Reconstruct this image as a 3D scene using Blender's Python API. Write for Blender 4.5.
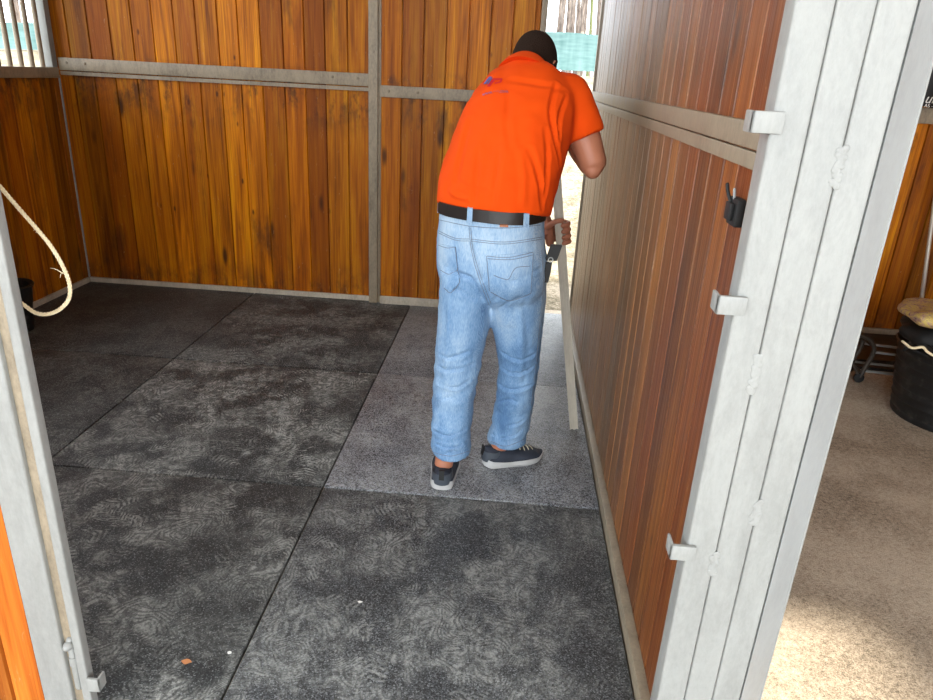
import bpy, bmesh, math, random
from mathutils import Vector, Matrix, noise
from mathutils.bvhtree import BVHTree
S = bpy.context.scene
for o in list(bpy.data.objects): bpy.data.objects.remove(o)
COL = S.collection
V = Vector

# ---------------------------------------------------------------- camera
R_ = V((0.996, 0.071, 0.049)); D_ = V((0.0720, -0.3620, -0.9293)); F_ = V((-0.048, 0.930, -0.366))
F_.normalize(); R_ = (R_ - F_*R_.dot(F_)).normalized(); D_ = F_.cross(R_)
CH = 1.5
cam = bpy.data.objects.new('camera', bpy.data.cameras.new('camera')); COL.objects.link(cam)
m = Matrix((R_, -D_, -F_)).transposed().to_4x4(); m.translation = (0, 0, CH)
cam.matrix_world = m
cam.data.sensor_width = 36; cam.data.lens = 36*700/933; cam.data.clip_start = .05; cam.data.clip_end = 200
S.camera = cam
def ray(x, y): return (R_*(x-466.5) + D_*(y-350) + F_*700).normalized()
def AT(x, y, Y):
    r = ray(x, y); return V((0, 0, CH)) + r*(Y/r.y)

# ---------------------------------------------------------------- world, sun, exposure
S.view_settings.view_transform = 'Standard'; S.view_settings.look = 'None'
S.view_settings.gamma = 1; S.view_settings.use_curve_mapping = False
S.view_settings.exposure = .5
w = bpy.data.worlds.new('sky'); S.world = w; w.use_nodes = True
nt = w.node_tree; bg = nt.nodes['Background']
bg.inputs['Color'].default_value = (0.86, 0.93, 1.0, 1); bg.inputs['Strength'].default_value = 4.4
SUN = V((0.62, -0.20, 1.0)).normalized()
sd = bpy.data.lights.new('sun', 'SUN'); sd.energy = 8; sd.angle = .07; sd.color = (1, .93, .8)
sun = bpy.data.objects.new('sun', sd); COL.objects.link(sun)
sun.rotation_euler = SUN.to_track_quat('Z', 'Y').to_euler(); sun.location = (0, 0, 8)
# daylight through the open front of the stable, behind the camera
ad = bpy.data.lights.new('aisle_daylight', 'AREA'); ad.shape = 'RECTANGLE'; ad.size = 6.5; ad.size_y = 3.2
ad.energy = 155; ad.color = (.96, .98, 1.0)
al = bpy.data.objects.new('aisle_daylight', ad); COL.objects.link(al)
al.location = (-.6, -4.6, 2.6); al.rotation_euler = (V((0, 3.6, 1.0)) - V((-.6, -4.6, 2.6))).to_track_quat('-Z', 'Y').to_euler()

# fill lamp added over the stall to even out the light
pd = bpy.data.lights.new('overhead_fill', 'AREA'); pd.shape = 'RECTANGLE'; pd.size = 3.2; pd.size_y = 1.2
pd.energy = 34; pd.color = (.98, .98, .98)
pl = bpy.data.objects.new('overhead_fill', pd); COL.objects.link(pl)
pl.location = (-.9, 1.1, 2.95); pl.rotation_euler = (V((-.9, 3.2, .0)) - V((-.9, 1.1, 2.95))).to_track_quat('-Z', 'Y').to_euler()

# ---------------------------------------------------------------- materials
def srgb(r, g, b):
    f = lambda c: (c/255/12.92) if c/255 <= .04045 else ((c/255+.055)/1.055)**2.4
    return (f(r), f(g), f(b), 1)
class NB:
    def __init__(s, name):
        s.m = bpy.data.materials.new(name); s.m.use_nodes = True; s.t = s.m.node_tree
        s.b = s.t.nodes['Principled BSDF']
        s.co = s.t.nodes.new('ShaderNodeTexCoord').outputs['Object']
    def n(s, ty, **kw):
        nd = s.t.nodes.new('ShaderNode'+ty)
        for k, v in kw.items():
            if k[0] == '_': setattr(nd, k[1:], v)
        for k, v in kw.items():
            if k[0] == '_': continue
            i = nd.inputs[int(k[1:])] if (k[0] == 'i' and k[1:].isdigit()) else nd.inputs[k.replace('__', ' ')]
            s.put(i, v)
        return nd
    def put(s, i, v):
        if hasattr(v, 'is_linked') or isinstance(v, bpy.types.NodeSocket): s.t.links.new(v, i)
        else: i.default_value = v
    def math(s, op, a, b=0.0, c=0.0, clamp=False):
        nd = s.t.nodes.new('ShaderNodeMath'); nd.operation = op; nd.use_clamp = clamp
        s.put(nd.inputs[0], a); s.put(nd.inputs[1], b); s.put(nd.inputs[2], c); return nd.outputs[0]
    def mapr(s, v, a, b, c=0.0, d=1.0, smooth=False):
        nd = s.n('MapRange', i0=v, i1=a, i2=b, i3=c, i4=d)
        if smooth: nd.interpolation_type = 'SMOOTHSTEP'
        return nd.outputs[0]
    def scale(s, sc, v=None, loc=(0, 0, 0), rot=(0, 0, 0)):
        return s.n('Mapping', i0=v if v is not None else s.co, i1=loc, i2=rot, i3=sc).outputs[0]
    def noise(s, vec, sc=5.0, det=3.0, rough=.5, dist=0.0):
        return s.n('TexNoise', Vector=vec, Scale=sc, Detail=det, Roughness=rough, Distortion=dist).outputs['Fac']
    def mix(s, f, a, b, blend='MIX'):
        nd = s.t.nodes.new('ShaderNodeMix'); nd.data_type = 'RGBA'; nd.blend_type = blend
        s.put(nd.inputs[0], f); s.put(nd.inputs[6], a); s.put(nd.inputs[7], b); return nd.outputs[2]
    def ramp(s, f, stops):
        nd = s.t.nodes.new('ShaderNodeValToRGB'); s.put(nd.inputs[0], f); e = nd.color_ramp.elements
        while len(e) < len(stops): e.new(.5)
        for i, (p, c) in enumerate(stops): e[i].position = p; e[i].color = c
        return nd.outputs[0]
    def bump(s, h, st=.3, d=.01):
        s.put(s.b.inputs['Normal'], s.n('Bump', Strength=st, Distance=d, Height=h).outputs[0])
    def set(s, **kw):
        for k, v in kw.items(): s.put(s.b.inputs[k.replace('__', ' ')], v)
        return s.m
def plain(name, c, rough=.5, metal=0, bumpsc=0, var=.0):
    b = NB(name)
    if var:
        n_ = b.noise(b.co, 30, 4); col = b.mix(n_, tuple(x*(1-var) for x in c[:3])+(1,), tuple(min(1, x*(1+var)) for x in c[:3])+(1,))
    else: col = c
    if bumpsc: b.bump(b.noise(b.co, bumpsc, 3), .25, .004)
    return b.set(Base__Color=col, Roughness=rough, Metallic=metal)

def wood(name, light, mid, dark, grey=0.0, gcol=srgb(150, 130, 105), rough=.42, ygrad=None, stain=1.0, band=False):
    b = NB(name)
    at = b.n('Attribute', _attribute_name='tint').outputs['Fac']
    off = b.n('CombineXYZ', i0=b.math('MULTIPLY', at, 37.0), i1=b.math('MULTIPLY', at, 53.0), i2=b.math('MULTIPLY', at, 91.0)).outputs[0]
    p = b.n('VectorMath', _operation='ADD', i0=b.co, i1=off).outputs[0]
    g1 = b.noise(b.scale((13, 13, .8), p), 1, 3, .55, 1.2)      # broad figure
    g3_ = b.noise(b.scale((48, 48, 1.6), p), 1, 4, .6, .6)
    g1 = b.math('ADD', b.math('MULTIPLY', g1, .55), b.math('MULTIPLY', g3_, .45))
    g2 = b.noise(b.scale((160, 160, 3), p), 1, 3, .6)           # fine grain
    kv = b.n('TexVoronoi', Vector=b.scale((6.5, 6.5, 1.9), p), Scale=1.0, Randomness=1.0)
    knot = b.mapr(kv.outputs['Distance'], .05, .17, 1, 0, True)
    ksel = b.math('GREATER_THAN', b.n('SeparateColor', i0=kv.outputs['Color']).outputs[0], .35)
    knot = b.math('MULTIPLY', knot, ksel)
    c = b.ramp(g1, [(.36, dark), (.5, mid), (.64, light)])
    c = b.mix(b.mapr(g2, .4, .66, 0, .42), c, dark)
    tone = b.mapr(at, 0, 1, .45, 1.22)
    c = b.mix(1.0, c, b.n('CombineColor', i0=tone, i1=tone, i2=tone).outputs[0], 'MULTIPLY')
    # narrow resin streaks
    stk = b.noise(b.scale((70, 70, .9), p, loc=(5, 5, 5)), 1, 3, .7, .4)
    c = b.mix(b.mapr(stk, .60, .68, 0, .55, True), c, tuple(x*.45 for x in dark[:3])+(1,))
    # small dark knots
    kv2 = b.n('TexVoronoi', Vector=b.scale((9, 9, 3.6), p, loc=(3, 7, 1)), Scale=1.0, Randomness=1.0)
    k2 = b.math('MULTIPLY', b.mapr(kv2.outputs['Distance'], .035, .095, 1, 0, True), b.math('GREATER_THAN', b.n('SeparateColor', i0=kv2.outputs['Color']).outputs[1], .5))
    c = b.mix(b.math('MULTIPLY', k2, .8), c, srgb(58, 28, 12))
    # red brown boards
    c = b.mix(b.mapr(b.math('FRACT', b.math('MULTIPLY', at, 7.3)), .55, .9, 0, .4), c, srgb(132, 56, 4))
    st = b.noise(b.scale((5, 5, 1.3), b.co), 1, 5, .65)
    c = b.mix(b.mapr(st, .56, .74, 0, .7*stain, True), c, srgb(52, 32, 22))
    c = b.mix(b.math('MULTIPLY', knot, .85), c, srgb(48, 22, 10))
    if band:
        zb = b.n('SeparateXYZ', i0=b.co).outputs[2]
        bz = b.math('MULTIPLY', b.mapr(zb, 1.02, 1.36, 0, 1, True), b.mapr(zb, 1.42, 1.52, 1, 0, True))
        bz = b.math('MAXIMUM', bz, b.mapr(zb, .30, .0, 0, .8, True))
        bn = b.mapr(b.noise(b.scale((9, 9, 4), b.co, loc=(2, 0, 4)), 1, 5, .7), .46, .62, 0, 1, True)
        c = b.mix(b.math('MULTIPLY', b.math('MULTIPLY', bz, bn), .75), c, srgb(48, 32, 24))
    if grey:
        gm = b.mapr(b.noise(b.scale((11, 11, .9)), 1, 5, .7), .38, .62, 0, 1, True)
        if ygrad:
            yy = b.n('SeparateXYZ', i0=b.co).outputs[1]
            gm = b.math('MULTIPLY', b.mapr(gm, 0, 1, .45, 1), b.mapr(yy, ygrad[0], ygrad[1], 0, 1))  # greyer far end: weathering, plus sheen from the door gap painted in
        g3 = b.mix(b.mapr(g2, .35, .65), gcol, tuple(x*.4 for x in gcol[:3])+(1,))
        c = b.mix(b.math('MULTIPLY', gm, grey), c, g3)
    # pale scuffs
    sc = b.noise(b.scale((90, 90, 22), b.co, rot=(.5, .4, 0)), 1, 2, .5, 1.5)
    c = b.mix(b.mapr(sc, .70, .76, 0, .35), c, srgb(190, 160, 120))
    b.bump(b.math('ADD', g2, b.math('MULTIPLY', g1, .5)), .35, .002)
    return b.set(Base__Color=c, Roughness=b.mapr(g2, .3, .7, rough-.05, rough+.18), Specular__IOR__Level=.5 if grey else .22)
M = {}
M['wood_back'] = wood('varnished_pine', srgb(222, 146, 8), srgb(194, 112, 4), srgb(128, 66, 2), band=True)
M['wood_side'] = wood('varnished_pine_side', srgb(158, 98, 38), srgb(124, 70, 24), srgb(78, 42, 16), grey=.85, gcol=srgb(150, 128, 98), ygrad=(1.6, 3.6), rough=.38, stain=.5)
M['wood_front'] = wood('varnished_pine_front', srgb(214, 130, 48), srgb(194, 106, 34), srgb(160, 80, 20), stain=.3)
def metal(name, c, rough=.5, met=.25, amt=.35, sc=14):
    b = NB(name)
    n1 = b.noise(b.scale((1, 1, .3)), sc, 8, .75, .4); n2 = b.noise(b.scale((1, 1, .5)), 90, 3, .7)
    v = b.math('ADD', b.math('MULTIPLY', n1, .7), b.math('MULTIPLY', n2, .3))
    col = b.ramp(v, [(.3, tuple(x*(1-amt) for x in c[:3])+(1,)), (.55, c), (.75, tuple(min(1, x*(1+amt*.5)) for x in c[:3])+(1,))])
    b.bump(n2, .2, .002)
    return b.set(Base__Color=col, Roughness=b.mapr(n1, .3, .7, rough-.1, rough+.12), Metallic=met)
M['post'] = metal('painted_steel', srgb(144, 145, 141), .5, .0, .28, 18)
M['postside'] = metal('galvanised_steel', srgb(146, 149, 148), .45, .0, .2)
M['rail'] = metal('weathered_galvanised_rail', srgb(154, 140, 118), .5, .1, .6, 7)
M['railp'] = metal('dusty_galvanised_rail', srgb(138, 126, 106), .5, .1, .45, 9)
M['base'] = metal('pale_dusty_strip', srgb(186, 176, 158), .6, .0, .5, 7)
M['alu'] = metal('brushed_aluminium', srgb(196, 188, 172), .42, .2, .2, 30)
M['black'] = plain('black_plastic', srgb(14, 15, 15), .65, 0, 60, .2)
M['darksteel'] = plain('dark_rusty_tube', srgb(66, 58, 50), .5, .4, 80, .4)

def mat_rubber(name, dust, painted_sheen=0.0, seed=0.0, rough=.6):
    b = NB(name)
    g = b.n('TexVoronoi', Vector=b.co, Scale=300.0).outputs['Color']
    gr = b.n('SeparateColor', i0=g).outputs[0]
    base = b.ramp(gr, [(.0, srgb(18, 19, 19)), (.55, srgb(38, 40, 40)), (.86, srgb(64, 67, 67)), (.97, srgb(112, 115, 115))])
    total = None
    for i, (sc, w_) in enumerate(((3.1, .9), (3.7, .8), (4.3, .7), (2.7, .9))):
        p = b.scale((sc, sc, 0), loc=(seed+i*3.7, seed*1.3+i*5.1, 0))
        vo = b.n('TexVoronoi', Vector=p, Scale=1.0, Randomness=1.0, _voronoi_dimensions='2D')
        rnd = b.n('SeparateColor', i0=vo.outputs['Color'])
        pw = b.n('VectorMath', _operation='ADD', i0=p, i1=b.n('VectorMath', _operation='SCALE', i0=b.n('TexNoise', Vector=b.co, Scale=22.0, Detail=2.0).outputs['Color'], Scale=.07).outputs[0]).outputs[0]
        loc = b.n('VectorMath', _operation='SUBTRACT', i0=pw, i1=vo.outputs['Position']).outputs[0]
        loc = b.n('VectorMath', _operation='SUBTRACT', i0=loc, i1=(.035, .035, .035)).outputs[0]
        ang = b.math('MULTIPLY', rnd.outputs[0], 6.28)
        loc = b.n('VectorRotate', _rotation_type='Z_AXIS', Vector=loc, Angle=ang).outputs[0]
        xy = b.n('SeparateXYZ', i0=b.n('VectorMath', _operation='SCALE', i0=loc, Scale=1/sc).outputs[0])
        x, y = xy.outputs[0], xy.outputs[1]
        # sole outline: narrower at the waist
        wst = b.math('ADD', .043, b.math('MULTIPLY', b.math('COSINE', b.math('MULTIPLY', y, 40.0)), -.007))
        e = b.math('ADD', b.math('POWER', b.math('ABSOLUTE', b.math('DIVIDE', x, wst)), 3.0), b.math('POWER', b.math('ABSOLUTE', b.math('DIVIDE', y, .135)), 4.0))
        inside = b.mapr(e, .7, 1.15, 1, 0, True)
        # tread: chevrons
        ch = b.math('ADD', y, b.math('MULTIPLY', b.math('ABSOLUTE', x), .9 if i % 2 else -.5))
        tr = b.math('SINE', b.math('MULTIPLY', ch, 400.0 if i % 2 else 330.0))
        tr = b.mapr(tr, -.35, .25, .05, 1, True)
        wear = b.mapr(b.noise(b.co, 14+i, 5, .65), .42, .56, .0, 1, True)
        f = b.math('MULTIPLY', b.math('MULTIPLY', inside, tr), b.math('MULTIPLY', wear, b.mapr(rnd.outputs[1], .1, .6, .15*w_, w_)))
        total = f if total is None else b.math('MAXIMUM', total, f)
    blotch = b.mapr(b.noise(b.co, 4.2, 6, .62), .44, .56, 0, .9, True)
    cn = b.noise(b.co, 6.5, 1.5, .4); wv = b.math('SINE', b.math('MULTIPLY', cn, 150.0))
    cn2 = b.noise(b.scale((1, 1, 1), loc=(4, 9, 0)), 5.0, 1.0, .4); wv2 = b.math('SINE', b.math('MULTIPLY', cn2, 210.0))
    wsel = b.mapr(b.noise(b.co, 7.5, 2), .46, .54, 0, 1, True)
    wv = b.math('ADD', b.math('MULTIPLY', wv, wsel), b.math('MULTIPLY', wv2, b.math('SUBTRACT', 1.0, wsel)))
    blotch = b.math('MULTIPLY', blotch, b.mapr(wv, -.5, .3, .38, 1, True))
    mott = b.mapr(b.noise(b.co, 34, 5, .7), .42, .58, .30, 1.0)
    total = b.math('MULTIPLY', b.math('MAXIMUM', total, blotch), mott)
    region = b.mapr(b.noise(b.scale((1, 1, 1), loc=(seed, 2, 0)), 1.7, 2), .34, .50, .35, 1, True)
    total = b.math('MULTIPLY', total, region)
    fine = b.mapr(b.noise(b.co, 150, 2), .35, .62, .5, 1)
    total = b.math('MULTIPLY', b.math('MULTIPLY', total, fine), dust)
    c = b.mix(total, base, srgb(172, 174, 168))
    if painted_sheen:
        c = b.mix(b.math('MULTIPLY', b.mapr(gr, .25, .8), painted_sheen), c, srgb(166, 170, 178))  # paints the door gap's pale reflection into the base colour
    b.bump(gr, .5, .004)
    return b.set(Base__Color=c, Roughness=b.math('ADD', rough, b.math('MULTIPLY', total, .25), clamp=True), Specular__IOR__Level=.5)

def mat_sand(name, c1, c2, sc=1.0):
    b = NB(name)
    n1 = b.noise(b.co, 2.2, 5, .6); n2 = b.noise(b.co, 55*sc, 4, .85); n3 = b.noise(b.co, 240*sc, 2, .6)
    v = b.math('ADD', b.math('ADD', b.math('MULTIPLY', n1, .35), b.math('MULTIPLY', n2, .35)), b.math('MULTIPLY', n3, .3))
    c = b.ramp(v, [(.38, tuple(x*.4 for x in c1[:3])+(1,)), (.47, c1), (.56, c2)])
    b.bump(b.math('ADD', n2, b.math('MULTIPLY', n3, .7)), .45, .008)
    return b.set(Base__Color=c, Roughness=.95, Specular__IOR__Level=.1)
M['sand'] = mat_sand('packed_sand', srgb(156, 142, 124), srgb(188, 175, 156))
M['ground'] = mat_sand('bright_gravel', srgb(104, 96, 78), srgb(150, 140, 122), .25)

# ---------------------------------------------------------------- mesh helpers
def box(bm, x0, x1, y0, y1, z0, z1):
    r = bmesh.ops.create_cube(bm, size=1)
    bmesh.ops.scale(bm, vec=(x1-x0, y1-y0, z1-z0), verts=r['verts'])
    bmesh.ops.translate(bm, vec=((x0+x1)/2, (y0+y1)/2, (z0+z1)/2), verts=r['verts'])
    return r['verts']
def bevel_all(bm, w=.002, seg=2, ang=30):
    es = [e for e in bm.edges if len(e.link_faces) == 2 and e.calc_face_angle(0) > math.radians(ang)]
    bmesh.ops.bevel(bm, geom=es, offset=w, segments=seg, profile=.6, affect='EDGES', clamp_overlap=True)
def loft(bm, rings, cap=True, closed=False):
    vr = [[bm.verts.new(p) for p in r] for r in rings]; n = len(vr[0]); fs = []
    for i in range(len(vr)-1 + (1 if closed else 0)):
        a, b_ = vr[i], vr[(i+1) % len(vr)]
        for j in range(n): fs.append(bm.faces.new((a[j], a[(j+1) % n], b_[(j+1) % n], b_[j])))
    if cap and not closed:
        bm.faces.new(list(reversed(vr[0]))); bm.faces.new(vr[-1])
    return vr
def ering(c, ax, ay, a, b_, n=24, p=2.0, ph=0):
    out = []
    for i in range(n):
        t = 2*math.pi*i/n + ph; ct, st = math.cos(t), math.sin(t)
        x = math.copysign(abs(ct)**(2/p), ct)*a; y = math.copysign(abs(st)**(2/p), st)*b_
        out.append(V(c) + V(ax)*x + V(ay)*y)
    return out
def interp(pts, rad, k):
    # Catmull-Rom through points with radii
    P = [V(p) for p in pts]; out = []; n = len(P)
    for i in range(n-1):
        p0, p1, p2, p3 = P[max(i-1, 0)], P[i], P[i+1], P[min(i+2, n-1)]
        for j in range(k):
            t = j/k
            q = .5*((2*p1) + (p2-p0)*t + (2*p0-5*p1+4*p2-p3)*t*t + (-p0+3*p1-3*p2+p3)*t**3)
            s = t*t*(3-2*t); out.append((q, rad[i]*(1-s)+rad[i+1]*s))
    out.append((P[-1], rad[-1])); return out
def tube(bm, pts, r, seg=10, k=1, closed=False, round_ends=False, flat=1.0):
    rad = list(r) if isinstance(r, (list, tuple)) else [r]*len(pts)
    pr = interp(pts, rad, k) if k > 1 else [(V(p), q) for p, q in zip(pts, rad)]
    if round_ends:
        a, ra = pr[0]; d = (a-pr[1][0]).normalized()
        z, rz = pr[-1]; e = (z-pr[-2][0]).normalized()
        pr = [(a+d*ra*.95, ra*.25), (a+d*ra*.7, ra*.7)] + pr + [(z+e*rz*.7, rz*.7), (z+e*rz*.95, rz*.25)]
    rings = []; t0 = (pr[1][0]-pr[0][0]).normalized()
    up = V((0, 0, 1)) if abs(t0.z) < .9 else V((1, 0, 0))
    u = t0.cross(up).normalized()
    for i, (p, q) in enumerate(pr):
        t = (pr[min(i+1, len(pr)-1)][0] - pr[max(i-1, 0)][0]).normalized()
        u = (u - t*u.dot(t)).normalized(); v_ = t.cross(u)
        rings.append(ering(p, u, v_, q, q*flat, seg))
    loft(bm, rings, True, closed); return bm
def ell(bm, c, ax, ay, az, seg=20):
    r = bmesh.ops.create_uvsphere(bm, u_segments=seg, v_segments=seg//2+2, radius=1)
    mt = Matrix((ax, ay, az)).transposed()
    for v_ in r['verts']: v_.co = V(c) + mt @ v_.co
    return r['verts']
def prism(bm, poly, z0, z1):
    loft(bm, [[V((x, y, z0)) for x, y in poly], [V((x, y, z1)) for x, y in poly]])
def tagp(o, label=None, cat=None, group=None, kind=None):
    if label: o['label'] = label
    if cat: o['category'] = cat
    if group: o['group'] = group
    if kind: o['kind'] = kind
    return o
def mesh_obj(name, me, mat, parent=None, smooth=True, org=None):
    for p in me.polygons: p.use_smooth = smooth
    if smooth and hasattr(me, 'set_sharp_from_angle'): me.set_sharp_from_angle(angle=math.radians(38))
    if mat and not me.materials: me.materials.append(mat)
    o = bpy.data.objects.new(name, me); COL.objects.link(o)
    if parent is not None:
        o.parent = parent
        q = parent; off = V((0, 0, 0))
        while q is not None: off += q.location; q = q.parent
        o.location = -off
    elif org is not None:
        me.transform(Matrix.Translation(-V(org))); o.location = org
    else:
        if me.vertices:
            xs = [v_.co for v_ in me.vertices]
            c = V(((min(v_.x for v_ in xs)+max(v_.x for v_ in xs))/2, (min(v_.y for v_ in xs)+max(v_.y for v_ in xs))/2, min(v_.z for v_ in xs)))
            me.transform(Matrix.Translation(-c)); o.location = c
    return o
def mk(name, bm, mat, parent=None, smooth=True, org=None):
    bmesh.ops.recalc_face_normals(bm, faces=bm.faces)
    me = bpy.data.meshes.new(name); bm.to_mesh(me); bm.free()
    return mesh_obj(name, me, M[mat] if isinstance(mat, str) else mat, parent, smooth, org)
def struct(name, bm, mat, parent=None, smooth=True):
    # the setting keeps world coordinates so that its textures run on
    bmesh.ops.recalc_face_normals(bm, faces=bm.faces)
    me = bpy.data.meshes.new(name); bm.to_mesh(me); bm.free()
    for p in me.polygons: p.use_smooth = smooth
    if smooth: me.set_sharp_from_angle(angle=math.radians(38))
    me.materials.append(M[mat] if isinstance(mat, str) else mat)
    o = bpy.data.objects.new(name, me); COL.objects.link(o); o.parent = parent
    if parent is None: o['kind'] = 'structure'
    return o
def thing(name, label, cat, loc=(0, 0, 0), group=None, kind=None):
    o = bpy.data.objects.new(name, None); COL.objects.link(o); o.location = loc; o.empty_display_size = .1
    return tagp(o, label, cat, group, kind)

def boards(name, p0, p1, z0, z1, nrm, mat, bw=.135, thick=.03, seed=0, kind='structure', parent=None, split=None):
    """tongue and groove boards standing side by side from p0 to p1"""
    rnd = random.Random(seed)
    p0 = V((p0[0], p0[1], 0)); p1 = V((p1[0], p1[1], 0)); L = (p1-p0).length; u = (p1-p0)/L; n_ = V((nrm[0], nrm[1], 0)).normalized()
    bm = bmesh.new(); lay = bm.faces.layers.float.new('tint'); spans = [(z0, z1)] if not split else [(z0, split[0]), (split[1], z1)]
    for (za, zb) in spans:
        x = -rnd.random()*bw*.6
        while x < L:
            w_ = bw*(.94+.12*rnd.random()); a, b_ = max(x, 0), min(x+w_, L); x += w_
            if b_-a < .01: continue
            t = rnd.random(); dj = (rnd.random()-.5)*.0016; g = .004
            gd = .011
            prof = [(a, -thick/2+g), (a, thick/2-gd), (a+.0015, thick/2-gd), (a+g+.0012, thick/2+dj), (b_-g-.0012, thick/2+dj), (b_-.0015, thick/2-gd), (b_, thick/2-gd), (b_, -thick/2+g), (b_-g, -thick/2), (a+g, -thick/2)]
            k = len(bm.faces)
            loft(bm, [[p0+u*s+n_*q+V((0, 0, z)) for s, q in prof] for z in (za, zb)])
            bm.faces.ensure_lookup_table()
            for f in bm.faces[k:]: f[lay] = t
    return struct(name, bm, mat, parent, False)

# ================================================================ THE SETTING
XL, XR, YB, YF = -2.97, .447, 4.65, 1.2
ZT = 2.95
# floor
bm = bmesh.new(); box(bm, -3.6, 4.2, -4.5, 4.75, -.15, -.02); struct('floor', bm, 'sand')
# ground outside: nearly level at the door, rising to the fence
bm = bmesh.new()
NX, NY = 60, 60
gv = [[None]*(NX+1) for _ in range(NY+1)]
def gz(x, y):
    t = max(0, min(1, (y-5.5)/10)); s = t*t*(3-2*t)
    return -.03 + 1.62*s + .05*noise.noise(V((x*.6, y*.6, 0)))*min(1, max(0, (y-4.8)))
for j in range(NY+1):
    for i in range(NX+1):
        x = -26+46*i/NX; y = 4.75 + 30*(j/NY)**1.3
        gv[j][i] = bm.verts.new((x, y, gz(x, y)))
for j in range(NY):
    for i in range(NX): bm.faces.new((gv[j][i], gv[j][i+1], gv[j+1][i+1], gv[j+1][i]))
struct('ground', bm, 'ground')
bm = bmesh.new(); box(bm, -26, -3.6, -6, 4.75, -.2, -.03); struct('ground', bm, 'ground')

# back wall: fixed panel, adjoining stall's panel
boards('wall_back', (XL, YB), (-.93, YB), -.02, ZT, (0, -1), 'wood_back', seed=3)
boards('wall_back', (.50, YB), (3.45, YB), -.02, ZT, (0, -1), 'wood_back', seed=11)
boards('wall_left', (XL+.005, -.4), (XL+.005, YB), -.02, 1.36, (1, 0), 'wood_back', seed=5)
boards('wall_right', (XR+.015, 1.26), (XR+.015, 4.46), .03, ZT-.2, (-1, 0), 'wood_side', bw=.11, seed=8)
boards('wall_front', (-2.97, YF+.025), (-1.045, YF+.025), -.01, ZT-.4, (0, -1), 'wood_front', seed=21)
boards('wall_side', (3.42, -.4), (3.42, YB), .0, ZT, (-1, 0), 'wood_back', seed=31)
# roof; its gap is added and placed to drop a sun patch on the sand
b = NB('roof_sheet'); M['roof'] = b.set(Base__Color=srgb(150, 140, 125), Roughness=.7)
HX, HY = .92+SUN.x/SUN.z*3.0, 1.50+SUN.y/SUN.z*3.0
bm = bmesh.new()
hx0, hx1, hy0, hy1 = HX-.25, HX+.30, HY-.40, HY+.28
box(bm, -3.4, hx0, -3.4, 4.95, 3.0, 3.05); box(bm, hx1, 3.8, -3.4, 4.95, 3.0, 3.05)
box(bm, hx0, hx1, -3.4, hy0, 3.0, 3.05); box(bm, hx0, hx1, hy1, 4.95, 3.0, 3.05)
struct('ceiling', bm, 'roof')

# metal trims of the back wall
def chan(bm, x0, x1, y0, y1, z0, z1, lip=.0): 
    box(bm, x0, x1, y0, y1, z0, z1)
bm = bmesh.new(); y = YB-.015
box(bm, XL+.045, -.93, y-.03, y, 1.40, 1.475); bevel_all(bm, .004)
box(bm, XL+.045, -.93, y-.022, y, 1.372, 1.394)
rail = struct('trim_1', bm, 'rail')
bm = bmesh.new()
for x in (XL+.10, XL+.22, -1.16, -1.0): ell(bm, (x, y-.03, 1.445), V((.009, 0, 0)), V((0, .004, 0)), V((0, 0, .009)), 10)
box(bm, -1.13, -1.126, y-.0315, y-.03, 1.402, 1.473)
struct('rivet', bm, 'railp', rail)
bm = bmesh.new(); box(bm, XL+.03, -.93, y-.02, y, -.02, .032); bevel_all(bm, .003); struct('baseboard_back', bm, 'base')
bm = bmesh.new(); box(bm, .51, 3.40, y-.02, y, -.02, .05); box(bm, .51, 3.4, y-.03, y, 1.36, 1.45); bevel_all(bm, .003); struct('trim_2', bm, 'rail')
bm = bmesh.new(); box(bm, XL+.005, XL+.034, -.4, YB-.04, -.02, .035); bevel_all(bm, .003); struct('baseboard_left', bm, 'base')
bm = bmesh.new(); box(bm, XL+.018, XL+.028, YB-.030, YB-.018, .03, 1.37); bevel_all(bm, .003); struct('trim_3', bm, 'postside')
bm = bmesh.new(); box(bm, XR-.028, XR, 1.27, 4.46, -.02, .045); bevel_all(bm, .003); struct('baseboard_right', bm, 'railp')
# partition rail: upper flat bar with a narrower bar under it
bm = bmesh.new(); box(bm, XR-.014, XR+.0, 1.27, 4.47, 1.398, 1.445); box(bm, XR-.010, XR, 1.27, 4.47, 1.362, 1.394); bevel_all(bm, .0025); struct('trim_4', bm, 'railp')
bm = bmesh.new(); box(bm, XR-.012, XR+.045, 4.462, 4.485, -.02, ZT-.2); bevel_all(bm, .003); struct('trim_5', bm, 'railp')
# centre post of the back wall
pt = thing('steel_post', 'narrow grey weathered steel post between the two plank panels of the back wall', 'post', (-.9, YB-.05, 0))
bm = bmesh.new(); box(bm, -.93, -.872, YB-.075, YB+.01, 0, ZT); bevel_all(bm, .004); mk('upright', bm, 'rail', pt)
bm = bmesh.new(); box(bm, -.872, -.855, YB-.055, YB+.0, 0, ZT); bevel_all(bm, .002); mk('guide_strip', bm, 'rail', pt)
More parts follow.
